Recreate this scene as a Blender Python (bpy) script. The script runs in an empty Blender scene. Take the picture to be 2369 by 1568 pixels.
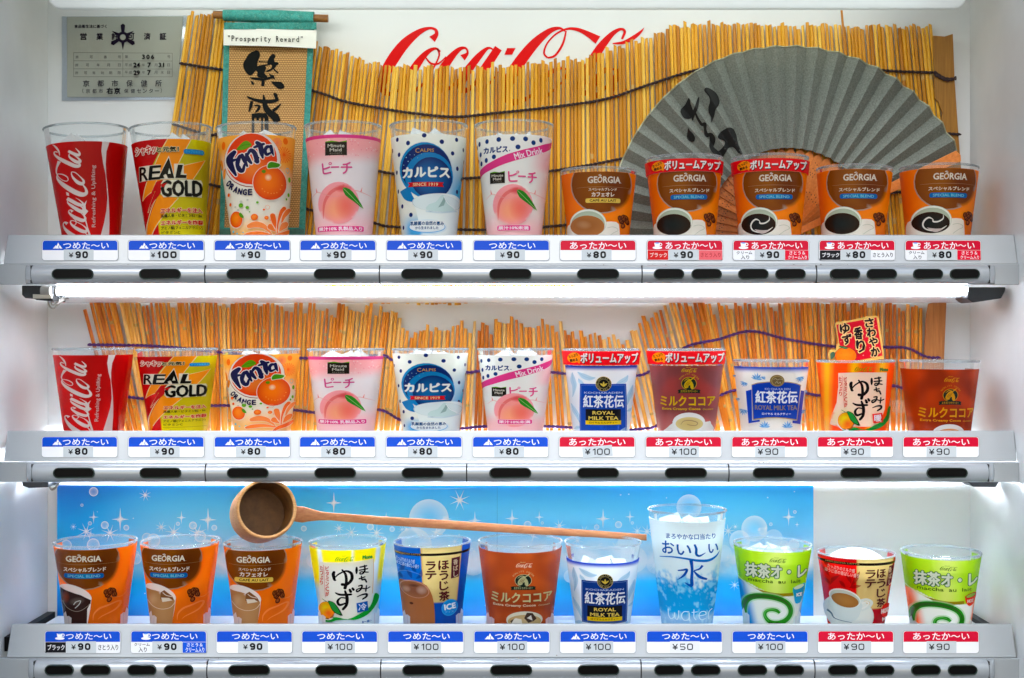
import bpy, math, random
import numpy as np
from mathutils import Vector, Matrix, noise
from mathutils.geometry import tessellate_polygon
R = math.radians
random.seed(7)
sc = bpy.context.scene
COL = sc.collection
# ---------------------------------------------------------------- camera, world, light, exposure
H = 1.30                       # height of the lens above the pavement
F = 2970.0                     # focal length in the measuring units used below (picture 2368 wide)
CX, CY = 1184.0, 784.0
cam = bpy.data.cameras.new('camera'); camo = bpy.data.objects.new('camera', cam); COL.objects.link(camo)
camo.location = (0, 0, H); camo.rotation_euler = (R(90), 0, 0)
cam.sensor_width = 36; cam.lens = 36*F/2368; cam.clip_start = 0.02; cam.clip_end = 100
sc.camera = camo
world = bpy.data.worlds.new('World'); sc.world = world; world.use_nodes = True
wn = world.node_tree; wn.nodes.clear()
sky = wn.nodes.new('ShaderNodeTexSky'); sky.sky_type = 'NISHITA'; sky.sun_disc = False
SUN_EL, SUN_AZ = R(42), R(186)
sky.sun_elevation = SUN_EL; sky.sun_rotation = SUN_AZ
bg = wn.nodes.new('ShaderNodeBackground'); bg.inputs['Strength'].default_value = 0.15
wo = wn.nodes.new('ShaderNodeOutputWorld')
wn.links.new(sky.outputs[0], bg.inputs[0]); wn.links.new(bg.outputs[0], wo.inputs[0])
sun = bpy.data.lights.new('sun', 'SUN'); sun.energy = 1.0; sun.angle = R(35); sun.color = (1, .96, .9)
suno = bpy.data.objects.new('sun', sun); COL.objects.link(suno)
sdir = Vector((math.sin(SUN_AZ)*math.cos(SUN_EL), math.cos(SUN_AZ)*math.cos(SUN_EL), math.sin(SUN_EL)))
suno.rotation_euler = (-sdir).to_track_quat('-Z', 'Y').to_euler()
suno.location = (-1, -2, 4)
sc.view_settings.view_transform = 'Standard'; sc.view_settings.look = 'None'
sc.view_settings.exposure = 0.38; sc.view_settings.gamma = 1.0
sc.render.engine = 'CYCLES'
sc.cycles.transparent_max_bounces = 16; sc.cycles.max_bounces = 8; sc.cycles.diffuse_bounces = 5

# ---------------------------------------------------------------- helpers
def P(x, y, Y):                # measured point at depth Y -> world
    return Vector(((x-CX)/F*Y, Y, H+(CY-y)/F*Y))
def lin(v): return v/12.92 if v <= .04045 else ((v+.055)/1.055)**2.4
def rgb(h, a=1.0):
    if isinstance(h, str):
        h = h.lstrip('#'); h = tuple(int(h[i:i+2], 16)/255 for i in (0, 2, 4))
    return (lin(h[0]), lin(h[1]), lin(h[2]), a)
def mix(a, b, t):
    t = max(0., min(1., t)); return tuple(a[i]*(1-t)+b[i]*t for i in range(4))
def smooth(a, b, x):
    t = max(0., min(1., (x-a)/(b-a))); return t*t*(3-2*t)

def tag(o, label=None, cat=None, group=None, kind=None):
    if label: o['label'] = label
    if cat: o['category'] = cat
    if group: o['group'] = group
    if kind: o['kind'] = kind
    return o
def empty(name, loc=(0, 0, 0)):
    o = bpy.data.objects.new(name, None); COL.objects.link(o); o.location = loc; o.empty_display_size = .01
    return o
def link(name, me, parent=None, mats=()):
    o = bpy.data.objects.new(name, me); COL.objects.link(o)
    for m in mats: me.materials.append(m)
    if parent is not None: o.parent = parent
    return o
def mk(name, verts, faces, mat, parent=None, smooth_=False, origin=None):
    """verts in world space unless parent given with its own location: then they are shifted"""
    off = Vector(origin) if origin is not None else (parent.location if parent is not None and parent.parent is None else (parent['wo'] if parent is not None and 'wo' in parent else Vector((0, 0, 0))))
    off = Vector(off)
    me = bpy.data.meshes.new(name)
    me.from_pydata([tuple(Vector(v)-off) for v in verts], [], faces)
    me.update()
    if smooth_:
        me.polygons.foreach_set('use_smooth', [True]*len(me.polygons))
        try: me.set_sharp_from_angle(angle=R(40))
        except Exception: pass
    return link(name, me, parent, [mat] if mat else [])

class MB:
    def __init__(s): s.v = []; s.f = []
    def add(s, vs, fs):
        b = len(s.v); s.v += [Vector(v) for v in vs]; s.f += [tuple(i+b for i in f) for f in fs]
    def box(s, a, b):
        x0, y0, z0 = a; x1, y1, z1 = b
        s.add([(x0,y0,z0),(x1,y0,z0),(x1,y1,z0),(x0,y1,z0),(x0,y0,z1),(x1,y0,z1),(x1,y1,z1),(x0,y1,z1)],
              [(0,3,2,1),(4,5,6,7),(0,1,5,4),(1,2,6,5),(2,3,7,6),(3,0,4,7)])
    def tube(s, pts, rad, n=8, caps=True):
        pts = [Vector(p) for p in pts]; rings = []
        for i, p in enumerate(pts):
            t = (pts[min(i+1, len(pts)-1)]-pts[max(i-1, 0)]).normalized()
            a = t.cross(Vector((0, 1, 0)));
            if a.length < .1: a = t.cross(Vector((1, 0, 0)))
            a.normalize(); b = t.cross(a)
            r = rad[i] if isinstance(rad, (list, tuple)) else rad
            rings.append([p+(a*math.cos(2*math.pi*k/n)+b*math.sin(2*math.pi*k/n))*r for k in range(n)])
        vs = [v for r_ in rings for v in r_]; fs = []
        for i in range(len(rings)-1):
            for k in range(n):
                k2 = (k+1) % n; fs.append((i*n+k, i*n+k2, (i+1)*n+k2, (i+1)*n+k))
        if caps:
            fs.append(tuple(reversed(range(n)))); fs.append(tuple((len(rings)-1)*n+k for k in range(n)))
        s.add(vs, fs)
    def lathe(s, prof, n=48, c=(0, 0, 0), close=False):
        vs = [(c[0]+r*math.sin(2*math.pi*k/n), c[1]-r*math.cos(2*math.pi*k/n), c[2]+z) for r, z in prof for k in range(n)]
        m = len(prof); fs = []
        for i in range(m if close else m-1):
            j = (i+1) % m
            for k in range(n):
                k2 = (k+1) % n; fs.append((i*n+k, i*n+k2, j*n+k2, j*n+k))
        s.add(vs, fs)
    def prism(s, poly, d):       # poly: list of 3D points (planar), d: extrusion vector
        n = len(poly); d = Vector(d); a = [Vector(p) for p in poly]
        s.add(a+[p+d for p in a], [tuple(range(n)), tuple(reversed(range(n, 2*n)))]+[((i+1) % n, i, i+n, (i+1) % n+n) for i in range(n)])
    def build(s, name, mat, parent=None, smooth_=False, origin=None):
        return mk(name, s.v, s.f, mat, parent, smooth_, origin)
def bevel(o, w=.0006, seg=2):
    m = o.modifiers.new('bevel', 'BEVEL'); m.width = w; m.segments = seg; m.limit_method = 'ANGLE'; m.angle_limit = R(40)
    return o

# ---------------------------------------------------------------- materials
def newmat(name):
    m = bpy.data.materials.new(name); m.use_nodes = True; nt = m.node_tree; nt.nodes.clear()
    out = nt.nodes.new('ShaderNodeOutputMaterial'); return m, nt, out
def pbr(name, col, rough=.5, metal=0, spec=.5, var=.06, nscale=30., bump=0., bscale=200., trans=0., ior=1.45, coat=0, stretch=None):
    m, nt, out = newmat(name); N = nt.nodes.new; L = nt.links.new
    b = N('ShaderNodeBsdfPrincipled'); c = rgb(col)
    tc = N('ShaderNodeTexCoord'); mp = N('ShaderNodeMapping'); L(tc.outputs['Object'], mp.inputs[0])
    if stretch: mp.inputs['Scale'].default_value = stretch
    nz = N('ShaderNodeTexNoise'); nz.inputs['Scale'].default_value = nscale; nz.inputs['Detail'].default_value = 5
    L(mp.outputs[0], nz.inputs['Vector'])
    r = N('ShaderNodeValToRGB'); r.color_ramp.elements[0].position = .3; r.color_ramp.elements[1].position = .7
    r.color_ramp.elements[0].color = tuple(x*(1-var) for x in c[:3])+(1,); r.color_ramp.elements[1].color = tuple(min(1, x*(1+var)) for x in c[:3])+(1,)
    L(nz.outputs['Fac'], r.inputs[0]); L(r.outputs[0], b.inputs['Base Color'])
    b.inputs['Roughness'].default_value = rough; b.inputs['Metallic'].default_value = metal
    b.inputs['Specular IOR Level'].default_value = spec; b.inputs['Transmission Weight'].default_value = trans
    b.inputs['IOR'].default_value = ior; b.inputs['Coat Weight'].default_value = coat
    if bump:
        n2 = N('ShaderNodeTexNoise'); n2.inputs['Scale'].default_value = bscale; L(mp.outputs[0], n2.inputs['Vector'])
        bp = N('ShaderNodeBump'); bp.inputs['Strength'].default_value = bump; bp.inputs['Distance'].default_value = .0005
        L(n2.outputs['Fac'], bp.inputs['Height']); L(bp.outputs[0], b.inputs['Normal'])
    L(b.outputs[0], out.inputs[0]); return m
def emis(name, col, s):
    m, nt, out = newmat(name); e = nt.nodes.new('ShaderNodeEmission'); e.inputs[0].default_value = rgb(col); e.inputs[1].default_value = s
    nt.links.new(e.outputs[0], out.inputs[0]); return m
def printed(name, alpha=False, translucent=.3, rough=.35, spec=.35):
    m, nt, out = newmat(name); N = nt.nodes.new; L = nt.links.new
    a = N('ShaderNodeVertexColor'); a.layer_name = 'print'
    b = N('ShaderNodeBsdfPrincipled'); b.inputs['Roughness'].default_value = rough; b.inputs['Specular IOR Level'].default_value = spec
    L(a.outputs['Color'], b.inputs['Base Color']); sh = b
    if translucent:
        t = N('ShaderNodeBsdfTranslucent'); L(a.outputs['Color'], t.inputs[0]); mx = N('ShaderNodeMixShader'); mx.inputs[0].default_value = translucent
        L(b.outputs[0], mx.inputs[1]); L(t.outputs[0], mx.inputs[2]); sh = mx
    if alpha:
        tr = N('ShaderNodeBsdfTransparent'); m2 = N('ShaderNodeMixShader'); L(a.outputs['Alpha'], m2.inputs[0]); L(tr.outputs[0], m2.inputs[1]); L(sh.outputs[0], m2.inputs[2]); sh = m2
    L(sh.outputs[0], out.inputs[0]); return m
def clear(name, tint='#f4f8f8', milky=.10, rough=.06, grazing=.35, gl='#ffffff'):
    """thin clear plastic wall"""
    m, nt, out = newmat(name); N = nt.nodes.new; L = nt.links.new
    tr = N('ShaderNodeBsdfTransparent'); tr.inputs[0].default_value = rgb(tint)
    g = N('ShaderNodeBsdfGlossy'); g.inputs['Roughness'].default_value = rough; g.inputs[0].default_value = rgb(gl)
    d = N('ShaderNodeBsdfDiffuse'); d.inputs[0].default_value = rgb('#f2f4f4')
    tl = N('ShaderNodeBsdfTranslucent'); tl.inputs[0].default_value = rgb('#f2f4f4'); dm = N('ShaderNodeMixShader'); dm.inputs[0].default_value = .5
    L(d.outputs[0], dm.inputs[1]); L(tl.outputs[0], dm.inputs[2])
    lw = N('ShaderNodeLayerWeight'); lw.inputs[0].default_value = grazing
    m1 = N('ShaderNodeMixShader'); L(lw.outputs['Fresnel'], m1.inputs[0]); L(tr.outputs[0], m1.inputs[1]); L(g.outputs[0], m1.inputs[2])
    mr = N('ShaderNodeMath'); mr.operation = 'MULTIPLY_ADD'; mr.inputs[1].default_value = .5; mr.inputs[2].default_value = milky
    pw = N('ShaderNodeMath'); pw.operation = 'POWER'; pw.inputs[1].default_value = 3; L(lw.outputs['Facing'], pw.inputs[0]); L(pw.outputs[0], mr.inputs[0])
    m2 = N('ShaderNodeMixShader'); L(mr.outputs[0], m2.inputs[0]); L(m1.outputs[0], m2.inputs[1]); L(dm.outputs[0], m2.inputs[2])
    L(m2.outputs[0], out.inputs[0]); return m
def wood(name, c1, c2, axis_scale, rough=.5, bump=.3, rand=True, dark=.7, ramp=None):
    m, nt, out = newmat(name); N = nt.nodes.new; L = nt.links.new
    b = N('ShaderNodeBsdfPrincipled'); b.inputs['Roughness'].default_value = rough; b.inputs['Specular IOR Level'].default_value = .35
    tc = N('ShaderNodeTexCoord'); mp = N('ShaderNodeMapping'); mp.inputs['Scale'].default_value = axis_scale; L(tc.outputs['Object'], mp.inputs[0])
    oi = N('ShaderNodeObjectInfo')
    ad = N('ShaderNodeVectorMath'); ad.operation = 'ADD'; L(mp.outputs[0], ad.inputs[0])
    cb = N('ShaderNodeCombineXYZ'); ml = N('ShaderNodeMath'); ml.operation = 'MULTIPLY'; ml.inputs[1].default_value = 40; L(oi.outputs['Random'], ml.inputs[0]); L(ml.outputs[0], cb.inputs[2]); L(cb.outputs[0], ad.inputs[1])
    nz = N('ShaderNodeTexNoise'); nz.inputs['Scale'].default_value = 1; nz.inputs['Detail'].default_value = 6; nz.inputs['Roughness'].default_value = .65; L(ad.outputs[0], nz.inputs['Vector'])
    r = N('ShaderNodeValToRGB'); r.color_ramp.elements[0].position = .3; r.color_ramp.elements[1].position = .72
    r.color_ramp.elements[0].color = rgb(c1); r.color_ramp.elements[1].color = rgb(c2); L(nz.outputs['Fac'], r.inputs[0])
    if ramp:
        r.color_ramp.elements[0].color = (.86, .86, .86, 1); r.color_ramp.elements[1].color = (1.05, 1.05, 1.05, 1)
        rr = N('ShaderNodeValToRGB'); rr.color_ramp.elements[0].color = rgb(ramp[0]); rr.color_ramp.elements[1].color = rgb(ramp[-1])
        for i, c in enumerate(ramp[1:-1]): x = rr.color_ramp.elements.new((i+1)/(len(ramp)-1)); x.color = rgb(c)
        L(oi.outputs['Random'], rr.inputs[0]); mm = N('ShaderNodeMix'); mm.data_type = 'RGBA'; mm.blend_type = 'MULTIPLY'; mm.inputs[0].default_value = 1
        L(rr.outputs[0], mm.inputs[6]); L(r.outputs[0], mm.inputs[7]); L(mm.outputs[2], b.inputs['Base Color'])
    elif rand:
        mr = N('ShaderNodeMapRange'); mr.inputs['To Min'].default_value = dark; mr.inputs['To Max'].default_value = 1.25; L(oi.outputs['Random'], mr.inputs['Value'])
        mm = N('ShaderNodeMix'); mm.data_type = 'RGBA'; mm.blend_type = 'MULTIPLY'; mm.inputs[0].default_value = 1
        L(r.outputs[0], mm.inputs[6]); L(mr.outputs[0], mm.inputs[7]); L(mm.outputs[2], b.inputs['Base Color'])
    else: L(r.outputs[0], b.inputs['Base Color'])
    bp = N('ShaderNodeBump'); bp.inputs['Strength'].default_value = bump; bp.inputs['Distance'].default_value = .0004; L(nz.outputs['Fac'], bp.inputs['Height']); L(bp.outputs[0], b.inputs['Normal'])
    L(b.outputs[0], out.inputs[0]); return m

def printed_plain(name, c, t):
    m, nt, out = newmat(name); N = nt.nodes.new; L = nt.links.new
    b = N('ShaderNodeBsdfPrincipled'); b.inputs['Base Color'].default_value = rgb(c); b.inputs['Roughness'].default_value = .3
    tl = N('ShaderNodeBsdfTranslucent'); tl.inputs[0].default_value = rgb(c); mx = N('ShaderNodeMixShader'); mx.inputs[0].default_value = t
    L(b.outputs[0], mx.inputs[1]); L(tl.outputs[0], mx.inputs[2]); L(mx.outputs[0], out.inputs[0]); return m
M = {}
M['print'] = printed('printed_sheet', False, .36, .25, .3)
M['printa'] = printed('printed_sheet_soft', True, .36, .25, .3)
M['flat'] = printed('printed_card', False, 0, .35, .08)
M['flata'] = printed('printed_card_soft', True, 0, .35, .08)
M['poster'] = printed('printed_poster', False, 0, .22, .5)
M['postera'] = printed('printed_poster_soft', True, 0, .22, .5)
M['clear'] = clear('clear_plastic', '#f6fafa', .13, .15, .12)
M['rim'] = clear('clear_rim', '#eef3f4', .16, .15, .2, '#cfd6da')
M['cover'] = clear('clear_cover', '#f2f6fa', .05, .1, .45)
M['shelf'] = pbr('grey_shelf_plastic', '#b0b5b7', .34, metal=.25, var=.04, nscale=12, bump=.05, bscale=900)
M['bar'] = pbr('grey_bar_plastic', '#b0b6ba', .22, metal=.3, var=.03, nscale=14)
M['wall'] = pbr('white_enamel_wall', '#e4e7e6', .33, var=.03, nscale=4, spec=.5)
M['side'] = pbr('white_enamel_side', '#dfe1df', .30, var=.09, nscale=9, spec=.6)
M['tray'] = pbr('white_tray', '#dfe2e4', .3, var=.03, nscale=10)
M['black'] = pbr('black_plastic', '#0b0a0b', .35, var=.1, spec=.12)
M['dark'] = pbr('dark_bracket', '#23262a', .4, var=.2)
M['bezel'] = pbr('dark_bezel', '#2c3a32', .3, var=.1, spec=.3)
M['joint'] = pbr('dark_joint', '#141416', .6)
M['ice'] = pbr('frosted_ice', '#f0f4f2', .22, var=.04, trans=.45, ior=1.3, bump=.2, bscale=150)
M['iceclear'] = clear('clear_ice', '#f4fafc', .38, .1, .3)
M['foam'] = pbr('milk_foam', '#f6f3ee', .7, var=.03, bump=.3, bscale=600)
M['tube'] = emis('lamp_tube_glow', '#eaf2ff', 33)
M['tube3'] = emis('lower_tube_glow', '#eaf2ff', 150)
M['tubetop'] = emis('header_tube_glow', '#f6faf4', 6.0)
M['diffuser'] = printed_plain('lamp_diffuser', '#eef3f2', .5)
M['reed'] = wood('yellow_reed', '#c98c1c', '#e6a836', (120, 120, 4), .42, 0, ramp=['#b87208', '#d08c10', '#e2a01a', '#ecb02a', '#f4c650'])
M['reed2'] = wood('orange_reed', '#dd7c24', '#f0a450', (120, 120, 4), .42, 0, ramp=['#c8660c', '#e08014', '#ee9422', '#f4a836', '#f6c470'])
M['node'] = pbr('reed_knuckle', '#c8a058', .6, var=.15, nscale=100)
M['slat'] = wood('brown_bamboo_slat', '#8a5e1d', '#b07a2c', (500, 500, 20), .5, .4, rand=False)
M['slat2'] = wood('tan_bamboo_slat', '#a8642c', '#d08a48', (700, 700, 25), .55, .5, rand=False)
M['cord1'] = pbr('brown_cord', '#3c2c2c', .9, var=.3, nscale=900)
M['cord2'] = pbr('purple_cord', '#51276b', .9, var=.3, nscale=900)
M['fanrib'] = wood('fan_rib_bamboo', '#b5652a', '#d6843c', (300, 300, 300), .45, .2, dark=.5)
M['ladle'] = wood('ladle_wood', '#8f5230', '#b4774a', (60, 500, 500), .5, .3, rand=False)
M['ladlecup'] = wood('ladle_cup_wood', '#a9713c', '#cf9c62', (200, 200, 700), .5, .3, rand=False)
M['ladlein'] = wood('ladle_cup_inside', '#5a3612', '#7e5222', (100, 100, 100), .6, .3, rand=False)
M['rod'] = wood('roller_wood', '#6d421c', '#a06d33', (40, 400, 400), .4, .3, rand=False)
M['cable'] = pbr('grey_cable', '#a9a49c', .5)
M['steel'] = pbr('bare_steel', '#b9b4a6', .3, metal=.8)
M['grime'] = pbr('brown_grime', '#6a5138', .8, var=.3)
M['paper'] = pbr('white_paper', '#eef0e8', .7, var=.02)

# ---------------------------------------------------------------- flat art engine
_tc = {}
def glyphs(t):
    if t in _tc: return _tc[t]
    c = bpy.data.curves.new('lettering', 'FONT'); c.body = t; c.size = 1; c.resolution_u = 2
    o = bpy.data.objects.new('lettering', c); me = o.to_mesh()
    v = np.empty(len(me.vertices)*3); me.vertices.foreach_get('co', v); v = v.reshape(-1, 3)[:, :2]
    me.calc_loop_triangles(); f = np.empty(len(me.loop_triangles)*3, dtype=np.int32); me.loop_triangles.foreach_get('vertices', f)
    tr = v[f].reshape(-1, 3, 2).copy(); o.to_mesh_clear(); bpy.data.objects.remove(o); bpy.data.curves.remove(c)
    lo = tr.reshape(-1, 2).min(0); hi = tr.reshape(-1, 2).max(0)
    tr = (tr-lo)/(hi-lo); tr[..., 1] = 1-tr[..., 1]      # 0..1, y down
    _tc[t] = (tr, (hi-lo)[0]/(hi-lo)[1]); return _tc[t]
def catmull(pts, sub=6, closed=False):
    pts = [np.array(p, float) for p in pts]; n = len(pts); out = []
    rng = n if closed else n-1
    for i in range(rng):
        p0 = pts[i-1] if (closed or i > 0) else pts[0]; p1 = pts[i]; p2 = pts[(i+1) % n]
        p3 = pts[(i+2) % n] if (closed or i+2 < n) else pts[-1]
        for k in range(sub):
            t = k/sub; out.append(.5*((2*p1)+(-p0+p2)*t+(2*p0-5*p1+4*p2-p3)*t*t+(-p0+3*p1-3*p2+p3)*t**3))
    if not closed: out.append(pts[-1])
    return out
class Art:
    def __init__(s, tf=None): s.T = []; s.C = []; s.Ly = []; s.A = []; s.L = 0; s.tf = tf or (lambda a: a); s.pivot = None; s.keepalpha = False
    def add(s, tris, col, alpha=False, bump=True, raw=False):
        tris = np.asarray(tris, float).reshape(-1, 3, 2)
        if len(tris) == 0: return
        if bump: s.L += 1
        if not raw:
            if getattr(s.tf, 'pivoting', False): s.tf.py = s.pivot if s.pivot is not None else (tris[..., 1].min()+tris[..., 1].max())/2
            tris = s.tf(tris.reshape(-1, 2)).reshape(-1, 3, 2)
        c = np.array(col, float); lum = (c[..., :3]*np.array([.2126,.7152,.0722])).sum(-1, keepdims=True); c[..., :3] = np.clip(lum+(c[..., :3]-lum)*1.10, .003, 1)**1.04
        if c.ndim == 1: c = np.broadcast_to(c, (len(tris), 3, 4))
        if alpha and not s.keepalpha: c = s.under(tris, c); alpha = False
        s.T.append(tris); s.C.append(np.array(c)); s.Ly.append(np.full(len(tris), s.L)); s.A.append(np.full(len(tris), bool(alpha)))
    def under(s, tris, c):
        """blend a soft shape with whatever was printed below it (ink on ink), so it stays opaque geometry"""
        v = tris.reshape(-1, 2); cv = np.array(c).reshape(-1, 4); key, inv = np.unique(np.round(v, 6), axis=0, return_inverse=True); inv = inv.reshape(-1)
        lo, hi = key.min(0), key.max(0); got = np.full((len(key), 3), np.nan)
        for T, C in zip(reversed(s.T), reversed(s.C)):
            todo = np.isnan(got[:, 0])
            if not todo.any(): break
            tl, th = T.min(1), T.max(1); m = (tl[:, 0] <= hi[0]) & (th[:, 0] >= lo[0]) & (tl[:, 1] <= hi[1]) & (th[:, 1] >= lo[1])
            if not m.any(): continue
            t, cc = T[m], C[m]; idx = np.nonzero(todo)[0]; p = key[idx][:, None]
            a, b, d = t[None, :, 0], t[None, :, 1], t[None, :, 2]; den = (b[..., 1]-d[..., 1])*(a[..., 0]-d[..., 0])+(d[..., 0]-b[..., 0])*(a[..., 1]-d[..., 1]); den = np.where(abs(den) < 1e-14, 1e-14, den)
            w0 = ((b[..., 1]-d[..., 1])*(p[..., 0]-d[..., 0])+(d[..., 0]-b[..., 0])*(p[..., 1]-d[..., 1]))/den; w1 = ((d[..., 1]-a[..., 1])*(p[..., 0]-d[..., 0])+(a[..., 0]-d[..., 0])*(p[..., 1]-d[..., 1]))/den; w2 = 1-w0-w1
            ins = (w0 > -1e-6) & (w1 > -1e-6) & (w2 > -1e-6); hit = ins.any(1)
            if not hit.any(): continue
            k = ins.shape[1]-1-ins[:, ::-1].argmax(1); r = np.nonzero(hit)[0]; k = k[r]
            got[idx[r]] = w0[r, k, None]*cc[k, 0, :3]+w1[r, k, None]*cc[k, 1, :3]+w2[r, k, None]*cc[k, 2, :3]
        g = got[inv]; al = cv[:, 3:4]; base = np.where(np.isnan(g), cv[:, :3], g)
        out = np.concatenate([cv[:, :3]*al+base*(1-al), np.ones((len(cv), 1))], 1); return out.reshape(-1, 3, 4)
    def poly(s, pts, col, a=1, top=None, bump=True, sub=0, closed=True):
        if sub: pts = catmull(pts, sub, True)
        pts = [tuple(p) for p in pts]
        if top is not None: pts = [(x, max(y, top)) for x, y in pts]
        f = tessellate_polygon([[Vector((x, y, 0)) for x, y in pts]])
        s.add([[pts[i] for i in t] for t in f], rgb(col, a), a < 1, bump)
    def rect(s, x0, y0, x1, y1, col, a=1, rot=0, bump=True, r=0, n=1):
        if r:
            pts = []
            for cx, cy, a0 in ((x1-r, y0+r, -90), (x1-r, y1-r, 0), (x0+r, y1-r, 90), (x0+r, y0+r, 180)):
                pts += [(cx+r*math.cos(R(a0+k*22.5)), cy+r*math.sin(R(a0+k*22.5))) for k in range(5)]
        else: pts = [(x0, y0), (x1, y0), (x1, y1), (x0, y1)]
        if rot:
            cx, cy = (x0+x1)/2, (y0+y1)/2; c_, s_ = math.cos(R(rot)), math.sin(R(rot))
            pts = [(cx+(x-cx)*c_-(y-cy)*s_, cy+(x-cx)*s_+(y-cy)*c_) for x, y in pts]
        s.poly(pts, col, a, bump=bump)
    def ell(s, cx, cy, rx, ry=None, col='#000000', rot=0, a=1, n=28, top=None, bump=True, ring=None, edge=None, hl=(0, 0), rings=5, ea=None):
        """ring: inner ratio (annulus).  edge: colour at the edge (radial blend from col at centre); ea: alpha at edge"""
        ry = rx if ry is None else ry; c_, s_ = math.cos(R(rot)), math.sin(R(rot))
        def pt(k, q, hx=0, hy=0):
            x = q*rx*math.cos(2*math.pi*k/n)+hx*rx*(1-q); y = q*ry*math.sin(2*math.pi*k/n)+hy*ry*(1-q)
            X, Y = cx+x*c_-y*s_, cy+x*s_+y*c_
            return (X, Y if top is None else max(Y, top))
        if ring is not None:
            tr = []
            for k in range(n): a0, a1, b0, b1 = pt(k, 1), pt(k+1, 1), pt(k, ring), pt(k+1, ring); tr += [[a0, a1, b1], [a0, b1, b0]]
            s.add(tr, rgb(col, a), a < 1, bump); return
        if edge is None and ea is None:
            s.add([[pt(k, 1), pt(k+1, 1), (cx, cy if top is None else max(cy, top))] for k in range(n)], rgb(col, a), a < 1, bump); return
        ca, ce = rgb(col, a), rgb(edge or col, a if ea is None else ea); tr = []; cc = []
        for j in range(rings):
            q0, q1 = j/rings, (j+1)/rings; c0, c1 = mix(ca, ce, q0**1.6), mix(ca, ce, q1**1.6)
            for k in range(n):
                A0, A1, B0, B1 = pt(k, q1, *hl), pt(k+1, q1, *hl), pt(k, q0, *hl), pt(k+1, q0, *hl)
                tr.append([A0, A1, B1]); cc.append([c1, c1, c0])
                if j: tr.append([A0, B1, B0]); cc.append([c1, c0, c0])
        s.add(tr, cc, a < 1 or ea is not None, bump)
    def dots(s, lst, col, a=1):
        s.L += 1
        for d in lst: s.ell(d[0], d[1], d[2], d[3] if len(d) > 3 else d[2], col, a=a, n=14, bump=False)
    def stroke(s, pts, w, col, a=1, sub=5, closed=False, cap=False, bump=True, top=None):
        if not isinstance(w, (list, tuple)): w = [w]*len(pts)
        q = catmull([(p[0], p[1], ww) for p, ww in zip(pts, w)], sub, closed); q = [(x, y, max(0, ww)) for x, y, ww in q]
        n = len(q); Lp = []; Rp = []
        for i in range(n):
            if closed: p0, p1 = q[i-1], q[(i+1) % n]
            else: p0, p1 = q[max(i-1, 0)], q[min(i+1, n-1)]
            dx, dy = p1[0]-p0[0], p1[1]-p0[1]; l = math.hypot(dx, dy) or 1
            nx, ny = -dy/l*q[i][2]/2, dx/l*q[i][2]/2
            Lp.append((q[i][0]+nx, q[i][1]+ny)); Rp.append((q[i][0]-nx, q[i][1]-ny))
        if top is not None: Lp = [(x, max(y, top)) for x, y in Lp]; Rp = [(x, max(y, top)) for x, y in Rp]
        tr = []
        for i in range(n if closed else n-1):
            j = (i+1) % n; tr += [[Lp[i], Lp[j], Rp[j]], [Lp[i], Rp[j], Rp[i]]]
        if cap:
            for x, y, ww in (q[0], q[-1]):
                tr += [[(x, y), (x+ww/2*math.cos(k*math.pi/5), y+ww/2*math.sin(k*math.pi/5)), (x+ww/2*math.cos((k+1)*math.pi/5), y+ww/2*math.sin((k+1)*math.pi/5))] for k in range(10)]
        s.add(tr, rgb(col, a), a < 1, bump)
    def text(s, t, x0, y0, x1, y1, col, bold=0, rot=0, shear=0, outline=None, ow=0, warp=None, keep=False):
        g, asp = glyphs(t); w, h = x1-x0, y1-y0
        if keep:        # keep the natural width, centred
            nw = h*asp; x0 += (w-nw)/2; w = nw
        base = g*np.array([w, h])+np.array([x0, y0])
        if shear: base[..., 0] += (y1-base[..., 1])*shear
        if warp is not None: base = warp(base)
        if rot:
            c = np.array([(x0+x0+w)/2, (y0+y1)/2]); c_, s_ = math.cos(R(rot)), math.sin(R(rot)); d = base-c
            base = np.stack([d[..., 0]*c_-d[..., 1]*s_, d[..., 0]*s_+d[..., 1]*c_], -1)+c
        if outline:
            for k in range(8): s.add(base+np.array([math.cos(k*math.pi/4), math.sin(k*math.pi/4)])*(ow+bold), rgb(outline), bump=(k % 2 == 0))
        s.add(base, rgb(col))
        if bold:
            for dx, dy in ((1, 0), (-1, 0), (0, 1), (0, -1)): s.add(base+np.array([dx, dy])*bold, rgb(col))
    def vtext(s, t, cx, y0, y1, w, col, bold=0, **kw):        # vertical writing, one character below another
        n = len(t); h = (y1-y0)/n
        for i, ch in enumerate(t):
            if ch == ' ': continue
            g, asp = glyphs(ch); hh = h*.86; ww = min(w, hh*asp*1.1)
            if asp > 2.2: hh = hh*.2; s.text(ch, cx-ww/2, y0+h*i+h*.4, cx+ww/2, y0+h*i+h*.4+hh, col, bold, **kw)
            else: s.text(ch, cx-ww/2, y0+h*i+h*.07, cx+ww/2, y0+h*i+h*.07+hh, col, bold, **kw)
    def arctext(s, t, cx, cy, r, a0, a1, h, col, bold=0, flip=False):
        n = len(t)
        for i, ch in enumerate(t):
            if ch == ' ': continue
            a = R(a0+(a1-a0)*i/(n-1)); x, y = cx+r*math.cos(a), cy+r*math.sin(a); g, asp = glyphs(ch); w = h*min(1.2, asp)
            s.text(ch, x-w/2, y-h/2, x+w/2, y+h/2, col, bold, rot=math.degrees(a)+(-90 if flip else 90))
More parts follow.
